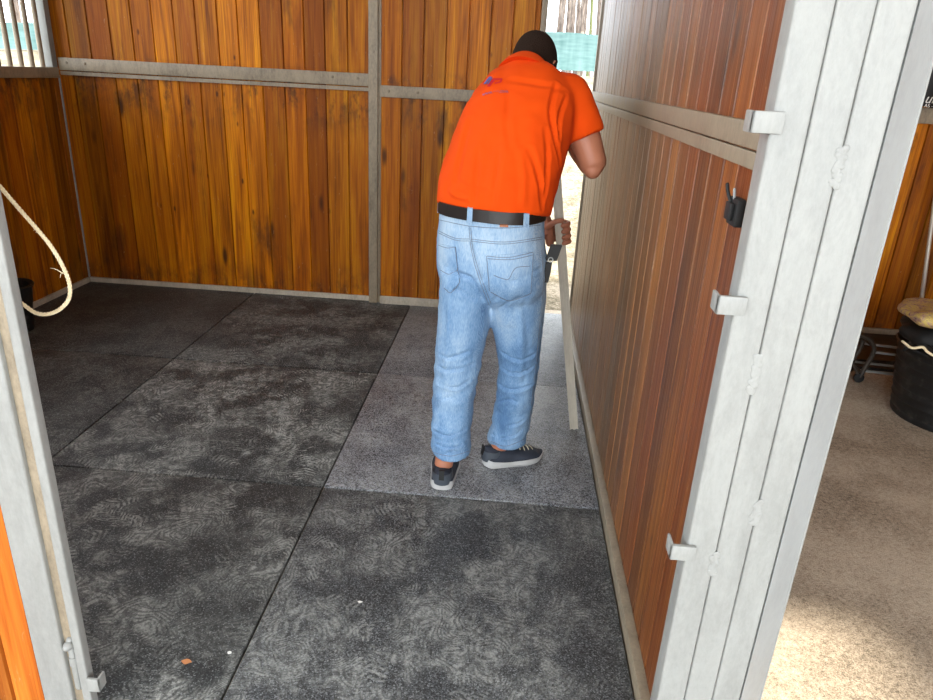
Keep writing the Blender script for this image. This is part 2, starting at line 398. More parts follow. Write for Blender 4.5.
# sliding plank door
door = thing('door_1', 'varnished plank sliding door standing ajar behind the man', 'door', (-.36, 4.62, 0), kind='structure')
def place(o, par):
    q = V(par.location); o.location = -q; return o
place(boards('door_panel', (-.853, 4.60), (.10, 4.60), .04, ZT-.1, (0, -1), 'wood_back', seed=14, parent=door), door)
bm = bmesh.new(); box(bm, -.853, .10, 4.565, 4.583, 1.345, 1.413); bevel_all(bm, .003); mk('rail', bm, 'rail', door)
bm = bmesh.new()
for x in (-.80, -.62): ell(bm, (x, 4.563, 1.38), V((.009, 0, 0)), V((0, .004, 0)), V((0, 0, .009)), 10)
mk('rivet', bm, 'railp', door)
bm = bmesh.new(); box(bm, -.853, .10, 4.57, 4.583, 0.0, .055); bevel_all(bm, .003); mk('bottom_rail', bm, 'base', door)
bm = bmesh.new(); box(bm, .10, .135, 4.555, 4.64, 0, ZT-.1); bevel_all(bm, .004); mk('edge_post', bm, 'rail', door)

# barred window above the left wall
win = thing('window_1', 'barred opening above the plank wall in the left corner', 'window', (XL, 3.6, 1.36), kind='structure')
bm = bmesh.new(); box(bm, XL-.025, XL+.040, -.4, YB-.04, 1.352, 1.415); bevel_all(bm, .005); mk('sill', bm, 'rail', win)
bm = bmesh.new(); box(bm, XL-.03, XL+.022, 4.585, 4.632, 1.415, ZT); box(bm, XL-.02, XL+.03, 4.568, 4.583, 1.415, ZT); bevel_all(bm, .004); mk('window_frame', bm, 'post', win)
bm = bmesh.new(); box(bm, XL-.02, XL+.03, -.4, 4.568, 2.70, ZT); mk('window_head', bm, 'rail', win)
yb = 4.50
while yb > 2.9:
    bm = bmesh.new(); tube(bm, [(XL+.01, yb, 1.41), (XL+.01, yb, 2.72)], .0145, 12); mk('window_bar', bm, 'rail', win); yb -= .1

# ================================================================ MATS
ys = [1.16, 2.27, 3.38, 4.62]; xs = [-2.95, -1.75, -.64, .418]
names = {(0, 0): ('black rubber floor mat in the front left, beside the left steel post', .6, 0), (1, 0): ('black rubber floor mat in the front middle, with boot prints and a dry leaf', .85, 0),
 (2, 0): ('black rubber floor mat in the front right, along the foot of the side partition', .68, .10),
 (0, 1): ('dark rubber floor mat in the middle of the left wall row', .35, 0), (1, 1): ('dusty rubber floor mat in the centre of the stall, covered in footprints', 1.0, 0),
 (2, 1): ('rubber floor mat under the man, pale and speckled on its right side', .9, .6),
 (0, 2): ('dark rubber floor mat in the back left corner of the stall', .25, 0), (1, 2): ('rubber floor mat against the back wall left of the seam below the centre post', .6, 0),
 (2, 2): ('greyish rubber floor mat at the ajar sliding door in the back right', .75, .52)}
rj = random.Random(4)
for (i, j), (lab, du, sh) in names.items():
    bm = bmesh.new(); g = .0035
    box(bm, xs[i]+g, xs[i+1]-g, ys[j]+g, ys[j+1]-g, -.02, .0 + (.003 if (i, j) == (2, 1) else 0)); bevel_all(bm, .004, 2)
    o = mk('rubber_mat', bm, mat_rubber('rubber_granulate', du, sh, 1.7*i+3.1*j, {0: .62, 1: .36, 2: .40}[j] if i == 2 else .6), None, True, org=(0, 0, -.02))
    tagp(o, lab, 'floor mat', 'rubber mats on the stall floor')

# ================================================================ FRONT POSTS
rp = thing('door_post', 'broad whitish painted steel post with vertical seams at the right of the doorway', 'post', (.5, 1.22, 0))
px = [.404, .464, .524, .583]
for i in range(3):
    bm = bmesh.new(); box(bm, px[i]+.0006, px[i+1]-.0006, 1.2, 1.25, 0, 2.7); bevel_all(bm, .005, 3)
    mk('post_tube', bm, 'post', rp)
bm = bmesh.new(); prism(bm, [(.5845, 1.2), (.650, 1.249), (.646, 1.256), (.64, 1.258), (.5845, 1.225)], 0, 2.7); mk('angle_flange', bm, 'postside', rp)
bm = bmesh.new(); tube(bm, [(.6505, 1.2505, 0), (.6505, 1.2505, 2.7)], .003, 8); mk('flange_lip', bm, 'post', rp)
rw = random.Random(9)
for (x, z, h) in ((px[1], 1.02, .07), (px[2], 1.39, .06), (px[1], .60, .05), (px[2], .73, .05)):   # welds bridging the seams
    bm = bmesh.new()
    for k in range(18):
        ell(bm, (x+rw.uniform(-.004, .004), 1.1995, z+h*(k/17-.5)), V((rw.uniform(.006, .010), 0, 0)), V((0, .0013, 0)), V((0, 0, .006)), 10)
    mk('weld', bm, 'post', rp)
def hook(z, s=1, x=.404, d=.034):
    bm = bmesh.new(); h = .017
    box(bm, x-d, x+.016, 1.188, 1.198, z-h, z+h); box(bm, x-d, x-d+.006, 1.188, 1.232, z-h, z+h); bevel_all(bm, .003)
    return bm
for z in (1.453, 1.149, .627):
    mk('latch_hook', hook(z), 'post', rp)
lp = thing('door_post', 'pale grey steel post at the left of the doorway with a rope hanging on it', 'post', (-.97, 1.22, 0))
bm = bmesh.new(); box(bm, -1.043, -.970, 1.2, 1.225, 0, 2.7); bevel_all(bm, .005, 3); mk('post_tube', bm, 'post', lp)
bm = bmesh.new(); box(bm, -.9695, -.946, 1.212, 1.226, 0, 2.7); mk('groove_strip', bm, 'rail', lp)
bm = bmesh.new(); box(bm, -.9455, -.924, 1.203, 1.228, 0, 2.7); bevel_all(bm, .004, 3); mk('post_tube', bm, 'post', lp)
bm = bmesh.new(); tube(bm, [(-.955, 1.212, .08), (-.955, 1.212, .225)], .0085, 12, round_ends=True); tube(bm, [(-.955, 1.208, .215), (-.955, 1.200, .215)], .011, 12, round_ends=True); tube(bm, [(-.955, 1.212, .15), (-.955, 1.212, .175)], .0105, 12)
mk('drop_bolt', bm, 'post', lp)
bm = bmesh.new(); box(bm, -.923, -.893, 1.195, 1.203, .085, .124); box(bm, -.899, -.893, 1.195, 1.225, .085, .124); bevel_all(bm, .003); mk('latch_hook', bm, 'post', lp)

# black latch on the partition
lt = thing('door_latch', 'small black latch fixed to the brown partition beside the white post', 'latch', (.44, 1.46, 1.25))
bm = bmesh.new(); box(bm, .428, .4445, 1.368, 1.424, 1.252, 1.305); bevel_all(bm, .004); mk('latch_plate', bm, 'black', lt)
bm = bmesh.new(); box(bm, .419, .427, 1.380, 1.415, 1.262, 1.296); bevel_all(bm, .003); tube(bm, [(.428, 1.41, 1.292), (.421, 1.418, 1.312), (.418, 1.421, 1.326)], .0035, 8, k=4, round_ends=True); mk('latch_lever', bm, 'black', lt)
bm = bmesh.new(); tube(bm, [(.430, 1.40, 1.302), (.427, 1.40, 1.320)], .0028, 8, round_ends=True); mk('latch_pin', bm, 'postside', lt)

# ================================================================ ROPE
b = NB('sisal'); n1 = b.noise(b.co, 220, 3)
b.bump(n1, .5, .003); M['rope'] = b.set(Base__Color=b.mix(n1, srgb(190, 168, 125), srgb(240, 226, 192)), Roughness=.85)
rp_px = [(-22, 165), (-4, 182), (8, 196), (22, 212), (36, 228), (50, 245), (61, 263), (69, 282), (69, 298), (60, 309), (48, 314), (36, 313), (24, 305), (8, 294)]
P = [q for q, _ in interp([AT(x, y, 1.33) for x, y in rp_px], [1]*len(rp_px), 16)]
bm = bmesh.new()
for s in range(3):
    pts = []; u = V((0, 1, 0))
    L = 0
    for i, p in enumerate(P):
        t = (P[min(i+1, len(P)-1)]-P[max(i-1, 0)]).normalized(); a = u.cross(t).normalized(); c = t.cross(a)
        if i: L += (p-P[i-1]).length
        ph = L*2*math.pi/.022 + s*2.094
        pts.append(p + a*math.cos(ph)*.0021 + c*math.sin(ph)*.0021)
    tube(bm, pts, .0023, 7)
rope = thing('rope', 'thin pale twisted rope hanging in a loop behind the left steel post', 'rope', tuple(P[0]))
mk('rope_strands', bm, 'rope', rope)
rr = random.Random(2)
for (px_, n_, l_) in (((62, 273), 6, .03), ((39, 230), 3, .012)):
    q = AT(*px_, 1.33)
    for k in range(n_):
        a = V((rr.uniform(-1, .3)*l_, rr.uniform(-.008, .008), rr.uniform(-.5, .5)*l_)); bm = bmesh.new()
        tube(bm, [q, q+a*.6+V((0, 0, .003)), q+a], .0006, 5); mk('frayed_fibre', bm, 'rope', rope)

# ================================================================ BUCKETS
b = NB('worn_black_rubber'); n1 = b.noise(b.co, 25, 4)
b.bump(n1, .2, .005); M['tub'] = b.set(Base__Color=b.mix(b.mapr(n1, .55, .75), srgb(20, 20, 20), srgb(60, 58, 55)), Roughness=.45)
def bucket(c, r0, r1, h, mat, root, ribs=0, wall=.006):
    bm = bmesh.new(); rings = []; X, Y_ = V((1, 0, 0)), V((0, 1, 0)); n_ = 40
    zs = [i/24 for i in range(25)]
    for t in zs:
        r = r0+(r1-r0)*t + (.004*math.sin(t*ribs*2*math.pi) if ribs else 0)
        rings.append(ering(V(c)+V((0, 0, h*t)), X, Y_, r, r, n_))
    rings.append(ering(V(c)+V((0, 0, h+.004)), X, Y_, r1+.012, r1+.012, n_)); rings.append(ering(V(c)+V((0, 0, h+.012)), X, Y_, r1+.006, r1+.006, n_))
    rings.append(ering(V(c)+V((0, 0, h)), X, Y_, r1-wall, r1-wall, n_)); rings.append(ering(V(c)+V((0, 0, .012)), X, Y_, r0-wall, r0-wall, n_))
    loft(bm, rings); return mk('bucket_body', bm, mat, root)
bk = thing('bucket', 'small dark bucket by the left plank wall, half hidden by the left post', 'bucket', (-2.79, 3.62, 0))
bucket((-2.79, 3.62, .003), .085, .115, .262, 'tub', bk)
bm = bmesh.new(); tube(bm, [(-2.79+.122*math.cos(a), 3.62+.122*math.sin(a)*.95, .267-.02*math.sin(a)) for a in [math.pi*k/16 for k in range(17)]], .003, 8); mk('bucket_handle', bm, 'darksteel', bk)
tb = thing('bucket', 'big round black ribbed tub on the sandy floor, heaped with a sack', 'bucket', (2.33, 3.40, -.02))
bucket((2.33, 3.40, -.02), .27, .32, .37, 'tub', tb, ribs=9)
for s in (-1, 1):
    bm = bmesh.new(); a0 = math.radians(200 if s < 0 else 20); c = V((2.33+.33*math.cos(a0), 3.40+.33*math.sin(a0), .34)); t = V((-math.sin(a0), math.cos(a0), 0))
    tube(bm, [c-t*.09, c-t*.06+V((0, 0, .05)), c+V((0, 0, .065)), c+t*.06+V((0, 0, .05)), c+t*.09], .011, 8, k=5); mk('tub_handle', bm, 'tub', tb)
# sack in the tub
b = NB('printed_sack'); n1 = b.noise(b.co, 24, 4, .7, 1.5); n2 = b.noise(b.co, 50, 4)
c = b.ramp(n1, [(.35, srgb(60, 40, 34)), (.45, srgb(178, 140, 128)), (.55, srgb(190, 165, 90)), (.64, srgb(215, 190, 110)), (.7, srgb(70, 50, 40))])
b.bump(n2, .3, .01); M['sack'] = b.set(Base__Color=c, Roughness=.5)
def lump(c, a, bb, h, seed, amp=.03, p=2.6):
    bm = bmesh.new(); r = bmesh.ops.create_icosphere(bm, subdivisions=4, radius=1)
    for v_ in bm.verts:
        q = v_.co.copy(); q.z = math.copysign(abs(q.z)**.8, q.z)
        v_.co = V(c)+V((q.x*a, q.y*bb, q.z*h)); v_.co += q*amp*noise.noise(v_.co*9+V((seed, 0, 0)))*2
    return bm
sk = thing('feed_sack', 'crumpled yellow and pink printed sack heaped on top of the black tub', 'sack', (2.33, 3.40, .40))
mk('sack_body', lump((2.31, 3.38, .530), .37, .27, .045, 3, .014), 'sack', sk)
gb = mk('plastic_bag', lump((2.33, 3.40, .425), .35, .30, .075, 7, .02), 'black'); tagp(gb, 'shiny black plastic bag bulging between the black tub and the printed sack', 'bag')
bm = bmesh.new()
c0 = AT(920, 351, 3.07)
tube(bm, [c0+V((-.07, .03, .03)), c0+V((-.04, 0, .012)), c0+V((0, -.01, .022)), c0+V((.03, -.005, .0)), c0+V((.09, -.01, -.03))], .006, 10, k=6, round_ends=True)
o = mk('cord', bm, 'rope'); tagp(o, 'pale bit of cord draped over the rim of the black tub', 'cord')

# trolley with bent tubes
tr = thing('trolley', 'low dark tubular trolley with a caster, behind the white post in the next stall', 'trolley', (2.1, 3.9, -.02))
for dy in (0, .14):
    bm = bmesh.new(); A = lambda x, y: AT(x, y, 3.80)+V((0, dy, 0))
    tube(bm, [A(838, 334), A(858, 335), A(869, 339), A(874, 347), A(872, 356), A(866, 366), A(860, 377)], .013, 10, k=6); mk('bent_leg', bm, 'darksteel', tr)
    bm = bmesh.new(); c = A(858, 380)
    r = bmesh.ops.create_cone(bm, segments=20, radius1=.028, radius2=.028, depth=.02, cap_ends=True)
    bmesh.ops.rotate(bm, matrix=Matrix.Rotation(math.pi/2, 3, 'X'), verts=r['verts']); bmesh.ops.translate(bm, vec=(c.x, c.y, .008), verts=r['verts']); bevel_all(bm, .004)
    mk('caster', bm, 'black', tr)
    bm = bmesh.new(); tube(bm, [A(873, 352), A(897, 355), A(925, 359)], .008, 8); mk('crossbar', bm, 'postside', tr)
    bm = bmesh.new(); tube(bm, [A(864, 371), A(890, 374), A(925, 378)], .007, 8); mk('crossbar', bm, 'postside', tr)
    bm = bmesh.new(); tube(bm, [A(847, 352), A(852, 362), A(858, 374)], .009, 8, k=3); mk('brace', bm, 'darksteel', tr)
for p in ((874, 347), (862, 373)):
    bm = bmesh.new(); a = AT(*p, 3.8); tube(bm, [a, a+V((0, .14, 0))], .008, 8); mk('side_bar', bm, 'darksteel', tr)
# rubber sheets lying on the floor along the wall
for n_, (x0, x1, y0, y1, z0) in enumerate(((1.25, 3.35, 4.00, 4.60, -.019), (1.35, 3.1, 4.08, 4.585, .004))):
    bm = bmesh.new(); rings = []
    for k in range(25):
        x = x0+(x1-x0)*k/24; w_ = .012*math.sin(x*7+n_*2)
        rings.append([V((x, y0+w_, z0)), V((x, y1, z0)), V((x, y1, z0+.018)), V((x, y0+w_, z0+.018))])
    loft(bm, rings); bevel_all(bm, .003); o = mk('rubber_sheet', bm, 'tub')
    tagp(o, ('wide black rubber sheet on the floor under the trolley, lowest of two', 'narrower black rubber sheet lying on top of the wide one by the far wall')[n_], 'rubber sheet', 'black rubber sheets in the next stall')
bm = bmesh.new(); tube(bm, [AT(915.7, 342, 4.42), AT(945, 125, 4.595)], .012, 12, round_ends=True)
o = mk('pole', bm, 'alu'); tagp(o, 'slim grey metal pole leaning on the plank wall behind the black tub', 'pole')
# black saddle cloth over the far rail with white lettering
sc_ = thing('saddle_cloth', 'black cloth with white lettering hanging above the rail at the right edge', 'cloth', (2.5, 4.55, 1.46))
bm = bmesh.new(); rings = []
NU = 30
for k in range(NU+1):
    u = k/NU; x = 2.15+.75*u; d = .018*math.sin(u*17)+.01*math.sin(u*31)
    rings.append([V((x, 4.60, 1.46)), V((x, 4.555+d*.6, 1.455+.012*math.sin(u*9))), V((x, 4.54+d, 1.6)), V((x, 4.55+d*.7, 1.85)), V((x, 4.58, 2.0)), V((x, 4.61, 2.0))])
loft(bm, rings); mk('cloth_body', bm, 'black', sc_)
M['white'] = plain('white_print', srgb(225, 225, 220), .6); 
def text_mesh(s, size, shear=0.0, ext=.0008):
    cu = bpy.data.curves.new('t', 'FONT'); cu.body = s; cu.size = size; cu.shear = shear; cu.extrude = ext; cu.align_x = 'CENTER'; cu.align_y = 'CENTER'
    ob = bpy.data.objects.new('t', cu); COL.objects.link(ob)
    dg = bpy.context.evaluated_depsgraph_get(); me = bpy.data.meshes.new_from_object(ob.evaluated_get(dg))
    bpy.data.objects.remove(ob); return me
def lettering(s, size, c, par, mat='white', shear=.3, name='lettering'):
    me = text_mesh(s, size, shear); me.transform(Matrix.Translation(c) @ Matrix.Rotation(math.pi/2, 4, 'X'))
    return mesh_obj(name, me, M[mat], par, False)
c = AT(930, 99, 4.50); lettering('uf', .075, c, sc_)
c = AT(930, 106, 4.50); lettering('AS -·-', .028, c, sc_, shear=0)

# ================================================================ OUTSIDE
b = NB('green_mesh_fabric'); n1 = b.noise(b.scale((1, 1, 6)), 3, 4)
n2 = b.noise(b.scale((8, 8, 1)), 1, 3)
M['mesh'] = b.set(Base__Color=b.mix(b.mapr(b.math('ADD', b.math('MULTIPLY', n1, .5), b.math('MULTIPLY', n2, .5)), .35, .65), srgb(74, 106, 104), srgb(108, 136, 134)), Roughness=.8)
b = NB('pine_bark'); n1 = b.noise(b.scale((5, 5, 1)), 4, 5, .7)
b.bump(n1, .6, .03); M['bark'] = b.set(Base__Color=b.ramp(n1, [(.35, srgb(62, 52, 46)), (.5, srgb(104, 92, 84)), (.65, srgb(140, 128, 118))]), Roughness=.9)
b = NB('mossy_bark'); n1 = b.noise(b.scale((5, 5, 1)), 4, 5, .7); M['moss'] = b.set(Base__Color=b.mix(n1, srgb(84, 92, 54), srgb(112, 116, 76)), Roughness=.9)
FY = 15.6
def fence(x0, x1, yy0, yy1, label, top0=2.36):
    fr = thing('mesh_fence', label, 'fence', ((x0+x1)/2, (yy0+yy1)/2, 0))
    bm = bmesh.new(); N = int(abs(x1-x0)*6)
    rings = []
    for k in range(N+1):
        t = k/N; x = x0+(x1-x0)*t; y = yy0+(yy1-yy0)*t; g = gz(x, y); w_ = .05*math.sin(x*2.3)+.03*math.sin(x*5.1)
        top = top0+.03*math.sin(x*1.9); lo = max(g+.03, top0-.68)
        rings.append([V((x, y+w_*(1-abs(2*s-1)), lo+(top-lo)*s)) for s in (0, .25, .5, .75, 1)]+[V((x, y+.02+w_*(1-abs(2*s-1)), lo+(top-lo)*s)) for s in (1, .75, .5, .25, 0)])
    loft(bm, rings); mk('mesh_fabric', bm, 'mesh', fr)
    k = 0
    x = x0+.3
    while x < x1:
        y = yy0+(yy1-yy0)*(x-x0)/(x1-x0); bm = bmesh.new(); tube(bm, [(x, y+.07, gz(x, y)-.1), (x, y+.07, top0+.06)], .03, 10); mk('fence_post', bm, 'rail', fr); x += 2.4
    return fr
fence(-1.5, 6.5, FY, FY, 'pale green mesh fence seen through the gap beside the ajar door')
fence(-20, -6, 12.5, 14.5, 'pale green mesh fence seen through the barred opening at the left', 1.98)
rt = random.Random(12)
def trunk(x, y, r, lean, mat, label, grp):
    g = gz(x, y)-.1; bm = bmesh.new(); h = rt.uniform(9, 12); lx = lean
    pts = [V((x+lx*t*h+.12*math.sin(t*5+x), y+.1*math.cos(t*4+x), g+h*t)) for t in (0, .2, .4, .6, .8, 1)]
    tube(bm, pts, [r*1.25, r, r*.9, r*.8, r*.6, r*.3], 10, k=3)
    o = mk('pine_trunk', bm, mat); tagp(o, label, 'tree', grp)
for k in range(19):
    x = .75+k*.10+rt.uniform(-.02, .02); mo = (k == 9)
    trunk(x, 17.6+(k*7 % 19)*.42, rt.uniform(.03, .06), rt.uniform(-.02, .02), 'moss' if mo else 'bark',
          'yellow green mossy trunk among the bare pines behind the green mesh fence' if mo else 'bare slender pine trunk behind the green mesh fence beyond the door gap', None if mo else 'pine trunks beyond the door gap')
for k in range(18):
    x = -15.0+k*.2+rt.uniform(-.04, .04)
    trunk(x, 17.6+(k*7 % 18)*.42, rt.uniform(.05, .10), rt.uniform(-.02, .02), 'bark', 'bare pine trunk seen between the window bars at the left', 'pine trunks beyond the barred opening')

# ================================================================ STRAIGHTEDGE
B0 = AT(574, 429, 2.905); B0.z = .006; B1 = AT(559.8, 227, 2.82)
bd = (B1-B0).normalized()
def BZ(z): return B0 + bd*((z-B0.z)/bd.z)
bx = V((1, 0, 0)); bx = (bx-bd*bx.dot(bd)).normalized(); by = bd.cross(bx)
bm = bmesh.new(); prof = []
w_, d_ = .019, .007
prof = [(-w_, -d_), (-.013, -d_), (-.0125, -d_+.0055), (-.0065, -d_+.0055), (-.006, -d_-.001), (.006, -d_-.001), (.0065, -d_+.0055), (.0125, -d_+.0055), (.013, -d_), (w_, -d_)]
prof = [(x, y*.9) for x, y in prof] + [(-x, -y*.9) for x, y in prof]
top = BZ(1.46)
loft(bm, [[p+bx*x+by*-y for x, y in prof] for p in (B0, top)])
se = mk('straightedge', bm, 'alu'); tagp(se, 'long aluminium straightedge bar standing on the mat, gripped by the man', 'straightedge')

# ================================================================ PERSON
def remesh(bm, vox, smooth=3):
    bmesh.ops.recalc_face_normals(bm, faces=bm.faces)
    me = bpy.data.meshes.new('r'); bm.to_mesh(me); bm.free()
    ob = bpy.data.objects.new('r', me); COL.objects.link(ob)
    md = ob.modifiers.new('r', 'REMESH'); md.mode = 'VOXEL'; md.voxel_size = vox; md.adaptivity = 0
    if smooth:
        s_ = ob.modifiers.new('s', 'SMOOTH'); s_.factor = .6; s_.iterations = smooth
    dg = bpy.context.evaluated_depsgraph_get(); dg.update()
    out = bpy.data.meshes.new_from_object(ob.evaluated_get(dg)); bpy.data.objects.remove(ob); return out
def bvh_of(me): return BVHTree.FromPolygons([v_.co.copy() for v_ in me.vertices], [tuple(p.vertices) for p in me.polygons])
def hit(bvh, x, y):
    h = bvh.ray_cast(V((0, 0, CH)), ray(x, y)); return (h[0], h[1]) if h[0] is not None else (None, None)
def frame(yaw, lean):
    f = V((math.sin(yaw), math.cos(yaw), 0)); r = V((math.cos(yaw), -math.sin(yaw), 0)); u = V((0, 0, 1))
    sp = u*math.cos(lean)+f*math.sin(lean); fw = f*math.cos(lean)-u*math.sin(lean); return r, fw, sp
D2 = math.radians
def body_ring(c, yaw, lean, a, bb, n=36, p=2.2, roll=0, back=1.0):
    r, fw, sp = frame(D2(yaw), D2(lean))
    if roll: r = (r*math.cos(D2(roll)) + sp*math.sin(D2(roll)))
    out = []
    for q in ering((0, 0, 0), V((1, 0, 0)), V((0, 1, 0)), a, bb, n, p):
        y = q.y*(back if q.y < 0 else 1); out.append(V(c)+r*q.x+fw*y)
    return out
def sweep(specs, k=4):
    """dense rings by linear-smooth interpolation between ring lists"""
    out = []
    n = len(specs)
    for i in range(n-1):
        a, b_ = specs[i], specs[i+1]; p0 = specs[max(i-1, 0)]; p3 = specs[min(i+2, n-1)]
        for j in range(k):
            t = j/k
            out.append([.5*((2*q1)+(q2-q0)*t+(2*q0-5*q1+4*q2-q3)*t*t+(-q0+3*q1-3*q2+q3)*t**3) for q0, q1, q2, q3 in zip(p0, a, b_, p3)])
    out.append(specs[-1]); return out

# --- shirt volume
tor = [((-.060, 2.460, 1.068), 24, 5, .203, .150), ((-.054, 2.472, 1.14), 23, 10, .205, .156), ((-.040, 2.505, 1.21), 22, 16, .207, .156), ((-.014, 2.555, 1.30), 20, 22, .204, .152),
       ((.014, 2.615, 1.385), 18, 30, .194, .142), ((.034, 2.665, 1.445), 17, 38, .172, .122), ((.040, 2.70, 1.485), 16, 46, .132, .098), ((.040, 2.725, 1.515), 16, 52, .082, .072)]
def torso_rings(inf=0.0, upto=None): return sweep([body_ring(c, y, l, a-inf, b_-inf, p=2.3) for c, y, l, a, b_ in (tor if upto is None else tor[:upto])], 5)
SR = V((.172, 2.655, 1.435)); ER = V((.287, 2.60, 1.225)); HR = BZ(1.27)
SL = V((-.112, 2.70, 1.405)); EL = V((-.125, 2.90, 1.17)); HLh = BZ(.985)
bm = bmesh.new(); loft(bm, torso_rings())
cuff = SR.lerp(ER, .60)+V((.008, 0, 0))
tube(bm, [V((.06, 2.68, 1.435)), V((.12, 2.665, 1.445)), SR, SR.lerp(ER, .32)+V((.008, -.004, .0)), cuff], [.086, .088, .086, .080, .076], 24, k=4)
cl = SL.lerp(EL, .62)
tube(bm, [V((-.05, 2.68, 1.42)), SL+V((.012, 0, 0)), cl], [.085, .078, .070], 24, k=4)
shirt = remesh(bm, .007, 12)

# --- jeans volume
def leg_ring(c, a, bb, tilt=(0, 0, 1), n=28, yaw=10, p=2.1):
    t = V(tilt).normalized(); r = V((math.cos(D2(yaw)), -math.sin(D2(yaw)), 0)); r = (r-t*r.dot(t)).normalized(); f = t.cross(r)
    return ering(c, r, f, a, bb, n, p)
bm = bmesh.new()
hips = [((-.064, 2.460, 1.084), 24, 5, .184, .134), ((-.063, 2.460, 1.045), 24, 4, .187, .138), ((-.062, 2.462, .99), 24, 3, .190, .142), ((-.056, 2.462, .92), 24, 0, .198, .152), ((-.050, 2.462, .84), 24, 0, .200, .150), ((-.048, 2.468, .77), 24, 0, .185, .112), ((-.048, 2.475, .73), 24, 0, .15, .07)]
loft(bm, sweep([body_ring(c, y, l, a, b_, p=2.4, back=1.06) for c, y, l, a, b_ in hips], 4))
def pxr(xa, xb, y, Y, ratio=1.0, yaw=10, dz=0):
    a = AT(xa, y, Y); b_ = AT(xb, y, Y); c = (a+b_)/2; c.z += dz
    return leg_ring(c, (b_-a).length/2, (b_-a).length/2*ratio, yaw=yaw)
Lr = [pxr(441, 492, 270, 2.44, 1.3), pxr(439.5, 491, 300, 2.44, 1.22), pxr(438, 489, 325, 2.44, 1.12), pxr(436, 484, 348, 2.44, 1.08), pxr(434, 478.5, 375, 2.43, 1.05), pxr(433, 474, 400, 2.42, 1.08), pxr(432, 471, 428, 2.40, 1.12), pxr(432, 470.5, 445, 2.385, 1.15), pxr(433.5, 469.5, 452, 2.38, 1.12)]
Rr = [pxr(491, 546, 270, 2.465, 1.25, 24), pxr(491, 545, 300, 2.47, 1.2, 24), pxr(492, 543, 320, 2.48, 1.12, 28), pxr(496, 540.5, 345, 2.495, 1.05, 33), pxr(499, 537.5, 372, 2.53, 1.05, 40), pxr(496, 533.5, 400, 2.55, 1.05, 45), pxr(492.5, 528.5, 425, 2.57, 1.1, 50), pxr(489, 525, 437, 2.575, 1.1, 55), pxr(490, 524, 443, 2.575, 1.05, 55)]
loft(bm, sweep(Lr, 5)); loft(bm, sweep(Rr, 5))
jeans = remesh(bm, .0065, 10)

def creases(me, lines, mode=None):
    """push vertices along their normals near drawn fold lines"""
    bv = bvh_of(me); segs = []
    for (pts, wd, dp) in lines:
        P3 = [hit(bv, x, y)[0] for x, y in pts]; P3 = [p for p in P3 if p is not None]
        if len(P3) > 1:
            Q = [q for q, _ in interp(P3, [1]*len(P3), 5)]
            lo = [min(p[i] for p in Q)-wd*3 for i in range(3)]; hi = [max(p[i] for p in Q)+wd*3 for i in range(3)]
            segs.append((Q, wd, dp, lo, hi))
    nrm = [v_.normal.copy() for v_ in me.vertices]; cos_ = [v_.co.copy() for v_ in me.vertices]
    for vi_, v_ in enumerate(me.vertices):
        co = cos_[vi_]; d = 0
        for Q, wd, dp, lo, hi in segs:
            if any(co[i] < lo[i] or co[i] > hi[i] for i in range(3)): continue
            best = 9; bi = 0
            for i in range(len(Q)-1):
                ab = Q[i+1]-Q[i]; t = max(0, min(1, (co-Q[i]).dot(ab)/max(ab.length_squared, 1e-9)))
                dd = (co-Q[i]-ab*t).length
                if dd < best: best = dd; bi = (i+t)/(len(Q)-1)
            if best < wd*3:
                x = best/wd; d += 1.5*dp*math.exp(-x*x)*math.sin(math.pi*min(1, max(0.02, bi*.96+.02)))**.5 - dp*.35*math.exp(-(x-1.6)**2*1.5)
        if d: cos_[vi_] = co + nrm[vi_]*d
    me.vertices.foreach_set('co', [a for c_ in cos_ for a in c_]); me.update()
def wobble(me, f):
    me.vertices.foreach_set('co', [a for v_ in me.vertices for a in (v_.co + v_.normal*f(v_.co))]); me.update()
creases(shirt, [([(556, 84), (551, 110), (556, 138), (560, 165)], .009, -.007), ([(566, 96), (560, 118), (560, 140)], .008, -.006), ([(500, 150), (496, 175), (493, 202)], .010, -.004),
   ([(470, 120), (462, 150), (455, 185)], .012, -.004), ([(478, 150), (476, 175), (474, 203)], .010, -.005), ([(530, 150), (540, 180), (543, 208)], .010, -.006), ([(521, 150), (524, 180), (523, 205)], .012, .004),
   ([(450, 175), (470, 188), (490, 192)], .008, -.003), ([(545, 130), (548, 165), (545, 200)], .009, -.005), ([(510, 80), (540, 84), (565, 92)], .012, -.003), ([(509, 95), (507, 125), (511, 150)], .012, -.003), ([(448, 190), (456, 196), (470, 200)], .008, .004)])
wobble(shirt, lambda c: .006*noise.noise(V((c.x*16, c.y*9, c.z*4))) + .003*noise.noise(c*22) + (.003 if 1.05 < c.z < 1.07 else 0))
